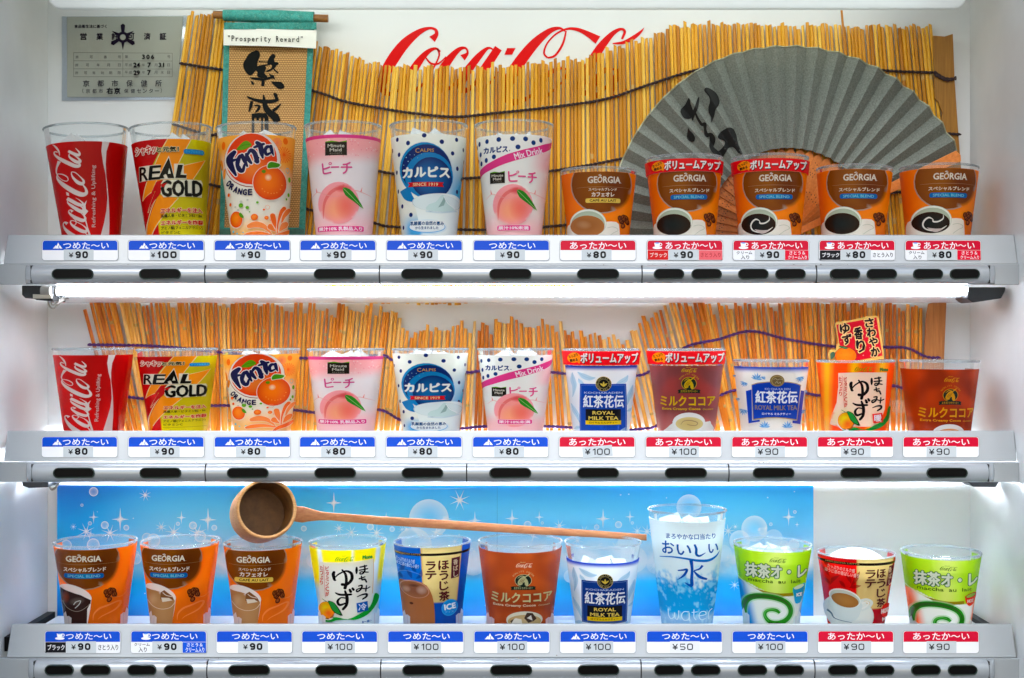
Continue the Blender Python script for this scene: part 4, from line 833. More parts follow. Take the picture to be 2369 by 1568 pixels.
def d_matcha(cold=False):
    fr = Frame(.15154, 320, (330, 140, 1240), (1490, 240, 1100)); A = Art(fr); t0 = 385
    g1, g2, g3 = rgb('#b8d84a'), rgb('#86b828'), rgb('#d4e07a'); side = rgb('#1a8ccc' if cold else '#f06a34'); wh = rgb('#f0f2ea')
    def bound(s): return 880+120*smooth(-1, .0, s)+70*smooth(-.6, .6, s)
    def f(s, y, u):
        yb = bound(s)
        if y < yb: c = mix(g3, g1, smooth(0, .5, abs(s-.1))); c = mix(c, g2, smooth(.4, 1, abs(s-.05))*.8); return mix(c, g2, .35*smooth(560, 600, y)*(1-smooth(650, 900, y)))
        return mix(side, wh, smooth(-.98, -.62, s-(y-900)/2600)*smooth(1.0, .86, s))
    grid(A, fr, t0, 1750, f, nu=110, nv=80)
    A.stroke([(190,850),(300,905),(420,960),(560,1010),(720,1045),(860,1050),(980,1045)], [10,10,14,30,44,50,50], '#a08a1c'); A.stroke([(190,850),(300,905),(420,960),(520,990)], [14,14,14,4], '#e0e8b0')
    gr = '#3a9a34'
    sp = [(285,1560),(268,1450),(268,1330),(295,1220),(360,1140),(460,1095),(580,1082),(700,1092),(810,1125),(900,1185),(948,1270),(950,1360),(900,1440),(810,1490),(720,1500),(640,1475),(590,1420),(578,1360),(610,1310),(680,1288),(750,1300),(795,1340)]
    wd = [70,80,88,90,90,88,84,82,80,76,72,72,76,80,76,66,56,50,48,50,54,34]
    A.stroke(sp, [w_+44 for w_ in wd], '#a8dca0', a=.55, sub=6); A.stroke(sp, wd, gr, sub=6); A.stroke(sp[1:12], [10,34,50,56,52,46,40,34,26,16,4], '#3f5a30', a=.75, sub=6); A.stroke([(x_-6, y_-6) for x_, y_ in sp[15:21]], [6,16,20,20,16,6], '#6cc860', a=.7, sub=6)
    A.text('抹茶オ・レ', 312, 580, 1160, 795, '#eef4e4', 8, outline='#2f6a44', ow=12)
    A.text('maccha  au  lait', 352, 815, 1080, 868, '#4a6a20', 2); logobox(A, 650, 478, 880, 545, '#3f6a28'); A.text('FROM', 712, 460, 775, 476, '#5a8a30')
    if cold: A.poly([(975,940),(1130,890),(1135,960),(1095,1170),(1060,1200),(1010,1190),(985,1060)], '#12a4d0', sub=2); A.ell(1055, 935, 72, 30, '#e8f0d0', rot=-16); A.text('ICE', 1025, 1035, 1098, 1085, '#f0f6f0', 4)
    else: A.poly([(980,950),(1100,900),(1150,930),(1120,1060),(1070,1110),(1020,1090)], '#e8401c', sub=2); A.ell(1065, 945, 78, 34, '#a02c14', rot=-14); A.ell(1065, 945, 66, 26, '#a8d060', rot=-14); A.text('HOT', 1020, 1005, 1105, 1055, '#f6eee4', 3); A.stroke([(1070,900),(1050,870),(1085,850)], 5, '#c08030')
    A.text('Vanilla', 640, 1480, 800, 1520, '#2c2c1c', 2); foot(A, fr, 1400, '#e4eef0')
    return A
def d_water():
    fr = Frame(.19708, 215, (330, 105, 950), (1490, 215, 830)); A = Art(fr); w, b1, b2 = rgb('#e8f2f0'), rgb('#22a0d4'), rgb('#1a8fd0')
    def f(s, y, u):
        n = noise.fractal(Vector((s*6.5, y/75, 1)), 1, 2, 4)*.6+noise.noise(Vector((s*3, y/200, 5)))*.5; t = smooth(-.1, .55, n+(y-950)/330); c = mix(w, mix(b1, rgb('#8fd0e8'), smooth(.1, .4, n)), t); return mix(c, rgb('#ffffff'), .35*smooth(1400, 1500, y))
    grid(A, fr, 325, 1800, f, nu=120, nv=110)
    c = '#1c5fa8'; A.text('まろやかな口当たり', 300, 462, 832, 528, c, 1.5)
    A.text('お', 255, 560, 385, 710, c, 3); A.text('い', 415, 592, 570, 715, c, 3); A.stroke([(605,585),(625,640),(625,700),(660,725),(725,690)], [20,28,28,24,6], c); A.text('い', 755, 590, 862, 700, c, 3)
    A.stroke([(228,762),(360,745),(500,755),(640,780),(760,785),(840,745),(878,690)], [8,16,22,30,32,22,3], '#2474bc'); A.stroke([(568,775),(580,880),(575,1000),(572,1080),(500,1045)], [40,30,34,36,8], '#1f57a8')
    A.stroke([(425,905),(480,895),(525,890),(490,960),(418,1018)], [14,20,26,26,4], '#1f57a8'); A.stroke([(692,840),(660,880),(600,900)], [28,22,14], '#1f57a8'); A.stroke([(598,905),(660,975),(742,1012)], [14,34,22], '#1f57a8')
    wt = '#e8f6fa'; A.stroke([(315,1385),(320,1460),(345,1500),(380,1470),(385,1420),(390,1475),(415,1500),(430,1450),(432,1390)], 9, wt); A.stroke([(545,1400),(490,1400),(462,1450),(490,1500),(540,1490),(548,1410),(552,1510)], 9, wt); A.stroke([(600,1370),(600,1460),(625,1500)], 9, wt); A.stroke([(575,1405),(640,1400)], 8, wt); A.stroke([(660,1450),(730,1440),(720,1405),(675,1405),(655,1450),(680,1500),(730,1490)], 9, wt); A.stroke([(765,1510),(765,1420),(800,1385)], 9, wt)
    return A
COKE2 = [(44.7,16.7),(69,38),(94.5,57),(236,165),(260,190)]
RG2 = [(41,19),(115.5,71),(155.5,100.7),(203,136.5),(255.6,177.5)]
FA2 = [(29,12),(84,59),(140,100),(224,150),(255,180)]
PE2 = [(36.7,22),(47.6,32),(111,81),(187.6,136),(249.5,171)]
CA2 = [(35,14),(56,34),(150,118),(240,178)]
MI2 = [(35,16),(60,38),(133,101),(194.7,143),(251,172)]
# ---------------------------------------------------------------- the cabinet: walls, lamps
ZB0, YB = H-.40, 1.41
XL, XR = (111-CX)/F*YB, (2243-CX)/F*YB
def PV(xy, Y):
    return np.stack([(xy[:, 0]-CX)/F*Y, np.broadcast_to(Y, (len(xy),)), H+(CY-xy[:, 1])/F*Y], 1)
def flatart(A, name, Y, parent=None, mats=('flat', 'flata'), step=2.5e-5, back=0.):
    off = np.array(parent.location) if parent is not None else 0
    def fn(xy, L):
        p = PV(xy, Y); p[:, 1] -= L*step+back; return p-off
    me = A.mesh(name, fn, None, mats); return link(name, me, parent)
def lin2(k, x0, y0): return lambda a: np.stack([x0+a[:, 0]*k, y0+a[:, 1]*k], 1)

ZT = H+.42
m = MB(); m.box((XL-.004, YB, ZB0), (XR+.004, YB+.004, ZT)); wall = m.build('back_wall', M['wall']); tag(wall, kind='structure')
for s, x in ((-1, XL), (1, XR)):
    m = MB(); m.box((x-.004 if s < 0 else x, 1.10, ZB0), (x if s < 0 else x+.004, YB-.0005, ZT)); w = m.build('side_wall', M['side']); tag(w, kind='structure')
m = MB(); m.box((XL, 1.24, ZT), (XR, YB, ZT+.004)); tag(m.build('cabinet_ceiling', M['wall']), kind='structure')
m = MB(); m.box((XL, 1.24, ZB0-.004), (XR, YB, ZB0)); tag(m.build('cabinet_floor', M['wall']), kind='structure')
# red script wordmark printed on the back wall
A = Art(lin2(1/(2.06*1.68328), 1450/1.68328, 80/1.68328)); logo(A, lambda x, y: (x, y), '#d60c1c')
flatart(A, 'wall_logo', YB, wall, back=.0004)

def lamp(name_label, x0, x1, y, Y, r, cat='lamp', mt='tube'):
    e = empty('fluorescent_lamp', P((x0+x1)/2, y, Y)); tag(e, name_label, cat)
    a, b = P(x0, y, Y), P(x1, y, Y); m = MB(); m.tube([a, b], r, 16); m.build('lamp_tube', M[mt], e, True)
    for p, d in ((a, -1), (b, 1)):
        m = MB(); m.tube([p-Vector((d*.0005, 0, 0)), p+Vector((d*.012, 0, 0))], r*1.05, 16); m.build('end_cap', M['steel'], e, True)
    return e
lampT = lamp('fluorescent tube hidden above the top shelf behind the rounded white header cover', 260, 2110, -14, 1.325, .0065, mt='tubetop')
lamp2 = lamp('bright white fluorescent tube across the picture under the top shelf', 132, 2245, 673.5, 1.300, .0040)
lamp3 = lamp('fluorescent tube behind the middle button bar above the blue poster', 150, 2225, 1088, 1.350, .0040, mt='tube3')
# header cover
e = empty('header_cover', P(1173, 0, 1.285)); tag(e, 'white rounded plastic lamp cover along the top edge of the picture', 'lamp cover')
m = MB(); z0 = P(0, 20.5, 1.285).z; xa, xb = P(111, 0, 1.285).x, P(2236, 0, 1.285).x; rr = .013
poly = [(xa, z0+.10)]+[(xa+rr-rr*math.cos(R(t)), z0+rr-rr*math.sin(R(t))) for t in range(0, 91, 15)]+[(xb-rr+rr*math.sin(R(t)), z0+rr-rr*math.cos(R(t))) for t in range(0, 91, 15)]+[(xb, z0+.10)]
m.prism([(x, 1.285, z) for x, z in poly], (0, .006, 0)); o = m.build('cover_panel', M['diffuser'], e, False); bevel(o, .002, 3)
# brackets and cable of the visible lamps
def bracket(x0, y0, pts, Yf, Yb, parent, mat='dark'):
    m = MB(); m.prism([P(x, y, Yf) for x, y in pts], (0, Yb-Yf, 0)); return bevel(m.build('bracket', M[mat], parent), .001)
bracket(0, 0, [(50,660),(96,660),(122,662),(122,697),(84,694),(76,690),(58,690),(50,682)], 1.292, 1.33, lamp2)
bracket(0, 0, [(2240,664),(2326,664),(2325,672),(2316,690),(2250,700),(2236,690)], 1.295, 1.33, lamp2)
m = MB(); m.box(P(76, 690, 1.286), P(122, 681, 1.291)); m.build('socket_clip', M['steel'], lamp2)
m = MB(); m.tube([P(97, 674, 1.290), P(118, 674, 1.290)], .0055, 12); m.build('lamp_socket', M['cable'], lamp2, True)
q = [Vector(P(*p, 1.315)) for p in ((113,690),(112,700),(116,710),(124,713),(132,706),(142,695),(160,689))]; m = MB(); m.tube(catmull(q, 4), .0009, 8); m.build('cable', M['cable'], lamp2, True)
q = [Vector(P(*p, 1.31)) for p in ((120,690),(119,700),(122,705),(128,703),(140,692),(158,686))]; m = MB(); m.tube(catmull(q, 4), .0009, 8); m.build('cable', M['cable'], lamp2, True)
m = MB(); m.tube([P(134,700,1.312), P(148,690,1.312)], .0022, 8); m.build('cable_sleeve', M['cable'], lamp2, True)
bracket(0, 0, [(50,1112),(112,1112),(112,1127),(66,1129),(52,1124)], 1.292, 1.33, lamp3); bracket(0, 0, [(2236,1112),(2312,1112),(2304,1127),(2250,1126)], 1.295, 1.33, lamp3)
q = [Vector(P(*p, 1.315)) for p in ((116,1112),(115,1124),(120,1132),(128,1128),(136,1118))]; m = MB(); m.tube(catmull(q, 4), .0012, 8); m.build('cable', M['cable'], lamp3, True)
# clear sheets under the two lamps
for y0, y1, Y0, Y1, lab in ((687, 701, 1.307, 1.405, 'thin clear plastic sheet with scratches under the upper lamp tube'), (1115.5, 1123, 1.307, 1.405, 'thin clear plastic sheet above the top edge of the blue poster')):
    a, b = P(118, y0, Y0), P(2238, y0, Y0); c, d = P(2240, y1, Y1), P(113, y1, Y1)
    m = MB(); m.add([a, b, c, d, a+Vector((0,0,.0012)), b+Vector((0,0,.0012)), c+Vector((0,0,.0012)), d+Vector((0,0,.0012))], [(0,1,2,3),(4,7,6,5),(0,4,5,1),(1,5,6,2),(2,6,7,3),(3,7,4,0)])
    tag(m.build('clear_sheet', M['cover']), lab, 'plastic sheet')

# ---------------------------------------------------------------- the three display shelves
YS0, YS1 = 1.285, 1.276
def icon_mountain(A, x, y):
    A.poly([(x,y+14),(x+7,y+6),(x+9,y+10),(x+5,y+14)], '#f2f4f8'); A.poly([(x+6,y+14),(x+12,y),(x+15,y+6),(x+12,y+9),(x+14,y+14)], '#f2f4f8', bump=False); A.poly([(x+15.5,y+14),(x+13.5,y+9.5),(x+16,y+6),(x+22,y+14)], '#f2f4f8', bump=False)
def icon_cup(A, x, y):
    A.ell(x+11, y+12.5, 11, 3.2, '#f4f6f8'); A.poly([(x+4,y+1),(x+17,y+1),(x+16,y+8),(x+13,y+12),(x+8,y+12),(x+5,y+8)], '#f4f6f8'); A.ell(x+18.5, y+5, 3.6, 3.6, '#f4f6f8', ring=.55); A.ell(x+10.5, y+1.5, 5, 1.5, '#6a90d8')
RED, BLU = '#c8063a', '#0850c0'
def digits(A, t, x0, y0, x1, y1, w, col):
    n = len(t); rel = [.55 if ch == '1' else 1 for ch in t]; tot = sum(rel)+.28*(n-1); u = (x1-x0)/tot; x = x0; h = y1-y0
    for ch, r in zip(t, rel):
        a, b = x+w/2, x+r*u-w/2; c_, d = y0+w/2, y1-w/2; m_ = (y0+y1)/2; q = min((b-a)*.3, 2.2)
        rr_ = lambda c0, d0: [(a+q, c0), (b-q, c0), (b, c0+q), (b, d0-q), (b-q, d0), (a+q, d0), (a, d0-q), (a, c0+q)]
        if ch == '0': A.stroke(rr_(c_, d), w, col, closed=True, sub=2)
        elif ch == '8': A.stroke(rr_(c_, m_), w, col, closed=True, sub=2); A.stroke(rr_(m_, d), w, col, closed=True, sub=2)
        elif ch == '9': A.stroke(rr_(c_, m_+.3), w, col, closed=True, sub=2); A.stroke([(b, c_+q), (b, d-q), (b-q, d), (a, d-.2)], w, col, sub=2)
        elif ch == '1': A.stroke([(b, y0), (b, y1)], w, col, sub=1); A.stroke([(b, y0+w*.4), (a-.3, y0+w*1.6)], w*.9, col, sub=1)
        elif ch == '5': A.stroke([(b, c_), (a, c_), (a, m_), (b-q, m_), (b, m_+q), (b, d-q), (b-q, d), (a, d)], w, col, sub=1)
        x += r*u+.28*u
def price_label(shelf, strip, x, y, h, hot, icon, price, style, lft, rgt, tilt=0, bandc=None):
    A = Art(lambda a: a+np.array([x, y])); w = 175
    A.rect(-1.2, -1.2, w+1.2, h+1.2, '#9fa4a6', r=7); A.rect(0, 0, w, h, '#f0f1f2', r=6.5)
    bh = h*.49; c = RED if hot else BLU
    A.rect(1, 0.6, w-1, 14, c, r=6); A.rect(1, 8, w-1, bh, c)
    if hot:
        tx = (43, 160) if icon else (23, 153)
        A.text('あったか〜い', tx[0], 4, tx[1], 20, '#f8eef2', .25)
    else:
        tx = (49, 154) if icon else (36, 143)
        A.text('つめた〜い', tx[0], 4.5, tx[1], 19.5, '#eef2fa', .22)
    if icon == 'm': icon_mountain(A, 25, 5)
    if icon == 'c': icon_cup(A, 13 if hot else 24, 4.5)
    if lft:
        t, bgc, fc = lft; A.rect(1.5, bh+.6, 49, h-1, bgc)
        if '|' in t:
            a, b = t.split('|'); A.text(a, 8, bh+2.5, 44, bh+9.5, fc, .15); A.text(b, 18, bh+12, 37, h-2.5, fc, .15)
        else: A.text(t, 7, bh+6, 46, h-7, fc, .25)
    if rgt:
        t, bgc, fc = rgt; A.rect(120, bh+.6, 174, h-1, bgc)
        if '|' in t:
            a, b = t.split('|'); A.text(a, 130, bh+2.5, 166, bh+10.5, fc, .15); A.text(b, 127, bh+12.5, 170, h-2.5, fc, .15)
        else: A.text(t, 124, bh+6, 170, h-7, fc, .2)
    sx = 50 if style == 'a' else 54; ct = np.array([sx+35, bh+12])
    A.rect(sx, bh-1.5, sx+69, h-.3, '#c8ced0' if style != 'w' else '#e6e8ea', rot=tilt)
    if style == 'a':
        three = len(price) == 3
        A.text('¥', 53 if three else 62, bh+6, 62 if three else 72, bh+17, '#16181c', .3); digits(A, price, 67 if three else 77, bh+2.8, 112 if three else 106, bh+18.5, 4.2, '#101216')
    else:
        A.text('¥', 60, bh+5, 72, bh+18, '#202226', .35); digits(A, price, 77, bh+4, 117 if len(price) == 3 else 107, bh+18.5, 2.4, '#202226')
    off = np.array(shelf.location); y0s, y1s = strip
    def fn(xy, L):
        t = (xy[:, 1]-y0s)/(y1s-y0s); Y = YS0+(YS1-YS0)*t; p = PV(xy, Y); p[:, 1] -= .0006+L*2.0e-5; return p-off
    return A.mesh('price_label', fn, None, ('flat', 'flata'))
def make_shelf(lab, y0, y1, xt, xb, yb0, yb1, labels, lx, ly, lh, buttons, joints, ends, ybtn, back=1.386, grime=1):
    zf = P(0, y0, YS0).z-.018; e = empty('display_shelf', (0, YS0, zf)); tag(e, lab, 'shelf', 'display shelves of the vending machine')
    m = MB(); m.box((xt[0]/F*YS0-CX/F*YS0+.003, YS0+.0045, zf-.003), ((xt[1]-CX)/F*YS0-.003, back, zf)); m.build('tray', M['tray'], e)
    for s, xx in ((0, XL), (1, XR)) if back > 1.4 else ():
        m = MB(); m.box((xx+.0002, YS0+.003, zf-.01) if s == 0 else (xx-.0085, YS0+.003, zf-.01), (xx+.0085, YB-.002, zf+.0045) if s == 0 else (xx-.0002, YB-.002, zf+.0045)); m.build('gap_shade_strip', M['black'], e)  # black box stands in for the shaded gap between side wall and tray
    tl, tr, br, bl = P(xt[0], y0, YS0), P(xt[1], y0, YS0), P(xb[1], y1, YS1), P(xb[0], y1, YS1)
    m = MB(); m.prism([tl, bl, br, tr], (0, .0042, 0)); st = bevel(m.build('price_strip', M['shelf'], e), .0009, 3)
    for i, L in enumerate(labels):
        me = price_label(e, (y0, y1), lx[i], ly, lh, *L); o = link('price_label', me, st)
    # plate behind the bar
    m = MB(); m.box((P(-60,0,1.2735).x, 1.2735, P(0,yb1+1,1.2735).z), (P(2430,0,1.2735).x, 1.281, P(0,yb0-2,1.2735).z)); bevel(m.build('backing_plate', M['shelf'], e), .0006)
    # rounded bar in segments
    Ym, dep = 1.2733, .0118; zt, zb = P(0, yb0, Ym-.004).z, P(0, yb1, Ym-.004).z; zc, hh = (zt+zb)/2, (zt-zb)/2
    xs = [ends[0]]+joints+[ends[1]]
    def sect(x, q=1.0):
        out = []
        for k in range(15):
            f = R(-90+180*k/14); out.append((x, Ym-dep*q*(math.cos(f)**.62 if math.cos(f) > 1e-6 else 0), zc+hh*math.sin(f)*.999))
        return out
    def sweep(secs, name):
        n = len(secs[0]); m = MB(); m.add([p for s_ in secs for p in s_], [(i*n+k, (i+1)*n+k, (i+1)*n+k+1, i*n+k+1) for i in range(len(secs)-1) for k in range(n-1)]+[tuple(range(n)), tuple((len(secs)-1)*n+k for k in reversed(range(n)))])
        return m.build(name, M['bar'], e, True)
    X = lambda x: P(x, 0, Ym-dep).x
    segs = []
    for i in range(len(xs)-1):
        g = .0006; segs.append((xs[i], xs[i+1], sweep([sect(X(xs[i])+g), sect(X(xs[i+1])-g)], 'bar_segment')))
    for s, xe in ((-1, ends[0]), (1, ends[1])):
        x_ = X(xe); w = .0085; secs = [sect(x_+s*w*math.sin(R(a)), max(.04, math.cos(R(a)))) for a in (0, 20, 40, 60, 75, 88)]
        if s < 0: secs = secs[::-1]
        sweep(secs, 'bar_end')
    m = MB()
    for xj in [ends[0]]+joints+[ends[1]]: m.box((X(xj)-.0005, Ym-dep+.0016, zb+.0006), (X(xj)+.0005, Ym-.0005, zt-.0006))
    m.build('bar_gap', M['joint'], e)
    for cx, w in buttons:
        seg = next((s_[2] for s_ in segs if s_[0] <= cx <= s_[1]), segs[0][2]); seg['wo'] = e.location
        Yb = Ym-dep; c = P(cx, ybtn, Yb); hw_, hb = w/2/F*Yb, 12.4/F*Yb
        def stad(k_, yy): return [(c.x+(1 if math.cos(R(t)) > 1e-9 else -1)*(hw_-hb)+hb*k_*math.cos(R(t)), yy, c.z+hb*k_*math.sin(R(t))) for t in [-90, -60, -30, 0, 30, 60, 89.9]+[90.1, 120, 150, 180, 210, 240, 269.9]]
        n = 14; rings = [stad(1.0, Yb+.0045), stad(1.0, Yb-.0008), stad(.93, Yb-.0014), stad(.86, Yb-.0011), stad(.76, Yb-.0003)]
        m = MB(); m.add([p for r_ in rings for p in r_], [(i*n+k, i*n+(k+1) % n, (i+1)*n+(k+1) % n, (i+1)*n+k) for i in range(4) for k in range(n)]); b = m.build('button', M['bezel'], seg, True, origin=e.location)
        m = MB(); m.add(stad(.78, Yb-.00035), [tuple(range(n))]); b2 = m.build('button_face', M['black'], seg, origin=e.location)
    rr = random.Random(int(y0)); m = MB()
    for k in range(int(46*grime)):
        x = rr.choice((rr.uniform(60, 2300), rr.gauss(1780, 40), rr.gauss(480, 160), rr.gauss(1300, 200))); y = yb0-rr.uniform(.3, 2.2) if rr.random() < .8 else rr.uniform(y0+8, yb1); w_ = rr.uniform(.5, 1.9)
        if not 60 < x < 2300: continue
        t = (y-y0)/(y1-y0); Yp = (YS0+(YS1-YS0)*t-.0004) if y < y1 else (1.2731 if y < yb0 else 1.2612)
        if y > yb0 and abs(y-ybtn) < 14: continue
        m.add([P(x+w_*math.cos(a)*rr.uniform(.5, 1.3), y+w_*.6*math.sin(a)*rr.uniform(.6, 1.2), Yp) for a in (0, 1.05, 2.1, 3.14, 4.2, 5.24)], [(5,4,3,2,1,0)])
    if m.v: m.build('grime_specks', M['grime'], e)
    return e, zf
K_ = ('ブラック', '#16161a', '#e8e8ea'); S_ = ('さとう入り', '#eceef0', '#202226'); C_ = ('クリーム|入り', '#eceef0', '#202226'); SC = ('さとう＆|クリーム入り', '#d8183c', '#f6e6ea')
c = lambda p, ic='m', st='a', l=None, r=None, t=0: (False, ic, p, st, l, r, t)
h = lambda p, ic=None, st='a', l=None, r=None, t=0: (True, ic, p, st, l, r, t)
shelf1, ZF1 = make_shelf('top display shelf with a grey price strip and eleven blue and red price labels', 543, 611, (18, 2345), (8, 2354), 613, 657,
  [c('90'), c('100'), c('90'), c('90'), c('90'), c('90', None), h('80'), h('90', 'c', 'a', ('ブラック', '#c8201c', '#f0d0c8'), ('さとう入り', '#e06a70', '#b03a40')), h('90', 'c', 'a', C_, SC), h('80', 'c', 'a', K_, S_), h('80', 'c', 'a', C_, SC)],
  [98, 297, 496, 694, 894, 1095, 1295, 1496, 1695, 1894, 2093], 556, 46,
  [(168,97),(370,97),(572,97),(774,97),(976,97),(1180,98),(1383,98),(1547,71),(1634,71),(1742,71),(1828,71),(1954,71),(2039,71),(2146,70),(2231,70)], [473, 877, 1485, 1889], (70, 2290), 634, grime=.3)
shelf2, ZF2 = make_shelf('middle display shelf with hot and cold price labels, right above the blue poster', 996.5, 1067, (17, 2345), (8, 2352), 1071, 1114,
  [c('80'), c('90'), c('80'), c('80'), c('80'), c('80'), h('100', None, 'b', t=-5), h('100', None, 'b'), h('90', None, 'b'), h('90', None, 'b'), h('90', None, 'b')],
  [97, 297, 496, 693, 893, 1093, 1293, 1493, 1692, 1890, 2088], 1010, 47,
  [(171,97),(371,97),(573,97),(775,97),(977,97),(1180,98),(1383,97),(1586,98),(1789,97),(1991,96),(2190,96)], [474, 1079, 1686], (72, 2288), 1094)
BLc = ('さとう＆|クリーム入り', '#0f58c8', '#eef2fa')
shelf3, ZF3 = make_shelf('bottom display shelf with mostly blue price labels, in front of the blue poster', 1443.5, 1521, (27, 2340), (15, 2351), 1525, 1572,
  [c('90', 'c', 'a', K_, S_), c('90', 'c', 'a', C_, BLc), c('90', None), c('100', None, 'b'), c('100', None, 'b'), c('100', 'm', 'b'), c('100', 'm', 'b'), c('50', None, 'w'), c('100', None, 'b'), h('90', None, 'b'), h('90', None, 'b')],
  [104, 303, 501, 698, 897, 1096, 1295, 1495, 1693, 1891, 2088], 1459, 51,
  [(137,68),(221,70),(328,68),(413,69),(576,97),(778,98),(979,98),(1182,98),(1384,97),(1547,69),(1632,69),(1740,69),(1825,69),(1949,69),(2034,69),(2141,69),(2226,69)], [478, 880, 1483, 1885], (77, 2289), 1550, back=1.4085)

# ---------------------------------------------------------------- cups
def icecube(seed, size):
    rr = random.Random(seed); s = size/2; m = MB(); vs = [Vector((x*s*rr.uniform(.75, 1.1), y*s*rr.uniform(.75, 1.1), z*s*rr.uniform(.75, 1.1))) for z in (-1, 1) for y in (-1, 1) for x in (-1, 1)]
    q = Matrix.Rotation(rr.uniform(0, 3), 3, 'Z') @ Matrix.Rotation(rr.uniform(.3, .9), 3, 'X') @ Matrix.Rotation(rr.uniform(.2, .8), 3, 'Y')
    m.add([q @ v for v in vs], [(0,2,3,1),(4,5,7,6),(0,1,5,4),(1,3,7,5),(3,2,6,7),(2,0,4,6)]); return m
_art = {}
def cup(key, fn, xr, yr, hw, xb, hwb, ystrip, zf, lab, group, content=None, ptop=30, spin=0, Yc=1.335, cat='cup'):
    r0 = hw/F*Yc; Yf = Yc-r0; zt = P(0, yr, Yf).z; ds = (ystrip-yr)/F*Yf; rb = hwb/F*Yc; sl = (r0-rb)/ds; hgt = zt-zf; ang = math.atan((xr-xb)/F*Yc/ds)
    e = empty('drink_cup', ((xr-CX)/F*Yc-hgt*math.tan(ang), Yc, zf+.0003)); e.rotation_euler = (0, ang, 0); tag(e, lab, cat, group)
    rad = lambda d: r0-sl*d; O = e.location.copy()
    t = .0016     # wall starts under the rim
    prof = [(rad(d), hgt-d) for d in (t, .004, .012, .03, hgt*.5, hgt-.004)]+[(rad(hgt)-.0015, .001), (0.0001, .0012)]
    m = MB(); m.lathe([(r_-.0004, z) for r_, z in prof], 56); mk('cup_wall', m.v, m.f, M['clear'], e, True, origin=(0, 0, 0))
    R1 = .00125; pr = [(r0-.0006+R1*math.cos(R(a)), hgt-R1+R1*math.sin(R(a))) for a in range(-180, 180, 45)]
    m = MB(); m.lathe(pr, 56, close=True); mk('rim', m.v, m.f, M['rim'], e, True, origin=(0, 0, 0))
    if key not in _art: _art[key] = fn()
    A = _art[key]
    A_u = R(3.6)
    def f3(xy, L):
        u = xy[:, 0]+R(spin)+math.atan2(-e.location.x, Yc); d = xy[:, 1]/F*Yf; rr = r0-sl*d+.0003+L*2.2e-5; d = np.minimum(d, hgt-.002)
        return np.stack([rr*np.sin(u), -rr*np.cos(u), hgt-d], 1)
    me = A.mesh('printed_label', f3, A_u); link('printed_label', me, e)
    zt_l = hgt-ptop/F*Yf
    if content in ('ice', 'clear', 'cubes'):
        rr = random.Random(hash(lab) % 1000 if False else int(xr*7+yr)); nn = 5
        for i in range(nn):
            a = i*2*math.pi/nn+rr.uniform(-.3, .3); q = rad(.04)*.40; mm = icecube(rr.randint(0, 999), .0205 if content != 'clear' else .0225)
            pz = zt_l-.0075+rr.uniform(-.003, .003) if content != 'cubes' else zt_l-.021
            pz = min(pz, hgt-.0165)
            mk('ice_cube', [v+Vector((q*math.cos(a), q*math.sin(a), pz)) for v in mm.v], mm.f, M['ice'] if content != 'clear' else M['iceclear'], e, False, origin=(0, 0, 0))
            bevel(e.children[-1] if False else bpy.data.objects[[o_.name for o_ in e.children][-1]], .0022, 2)
    elif content == 'foam':
        m = MB(); m.lathe([(rad(.02)*.93*math.cos(R(a)), hgt-.020+.0235*math.sin(R(a))) for a in range(0, 90, 9)]+[(.0002, hgt+.0035)], 40); mk('milk_foam', m.v, m.f, M['foam'], e, True, origin=(0, 0, 0))
    elif content == 'drink':
        m = MB(); m.lathe([(.0001, hgt-.030), (rad(.03)-.001, hgt-.030)], 40); mk('drink_surface', m.v, m.f, M['foam'], e, True, origin=(0, 0, 0))
    return e
g1 = 'sample cups on the top shelf'; g2 = 'sample cups on the middle shelf'; g3 = 'sample cups on the bottom shelf'
y1_, y2_, y3_ = 543, 996.5, 1443.5
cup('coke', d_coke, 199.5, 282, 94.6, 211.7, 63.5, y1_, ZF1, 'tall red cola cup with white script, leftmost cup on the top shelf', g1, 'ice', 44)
cup('rg', d_realgold, 394.5, 281, 93, 407.5, 65, y1_, ZF1, 'tall red, orange and yellow energy drink cup, second from left on the top shelf', g1, 'ice', 41)
cup('fanta', d_fanta, 592.6, 280, 91.3, 600, 62.6, y1_, ZF1, 'tall orange soda cup on the top shelf, in front of the hanging scroll', g1, 'ice', 31)
cup('peach', d_peach, 793.5, 277.5, 88.8, 796, 63.5, y1_, ZF1, 'tall pink peach drink cup with a whole peach, top shelf, just right of the scroll', g1, 'ice', 34)
cup('calpis', d_calpis, 991, 275.4, 90.4, 992, 61.5, y1_, ZF1, 'tall white and blue milk drink cup with navy dots, fifth on the top shelf', g1, 'ice', 35)
cup('mix', d_mix, 1188.7, 274.6, 91, 1189.4, 62, y1_, ZF1, 'tall dotted cup with a slanting pink ribbon above a peach, sixth on the top shelf', g1, 'ice', 37)
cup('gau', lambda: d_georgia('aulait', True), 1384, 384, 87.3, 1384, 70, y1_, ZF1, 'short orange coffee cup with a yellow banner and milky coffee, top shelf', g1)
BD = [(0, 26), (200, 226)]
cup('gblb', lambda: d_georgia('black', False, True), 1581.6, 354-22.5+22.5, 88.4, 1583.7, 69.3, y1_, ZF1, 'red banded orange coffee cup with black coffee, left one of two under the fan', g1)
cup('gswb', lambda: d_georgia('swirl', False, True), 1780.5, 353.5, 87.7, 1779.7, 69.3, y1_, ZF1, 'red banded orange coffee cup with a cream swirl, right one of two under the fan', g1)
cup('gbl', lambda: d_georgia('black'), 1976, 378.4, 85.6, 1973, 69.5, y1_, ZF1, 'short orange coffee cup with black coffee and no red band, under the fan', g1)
cup('gsw', lambda: d_georgia('swirl'), 2171, 376, 88, 2168.6, 70.5, y1_, ZF1, 'short orange coffee cup with a cream swirl, rightmost on the top shelf', g1, spin=9)
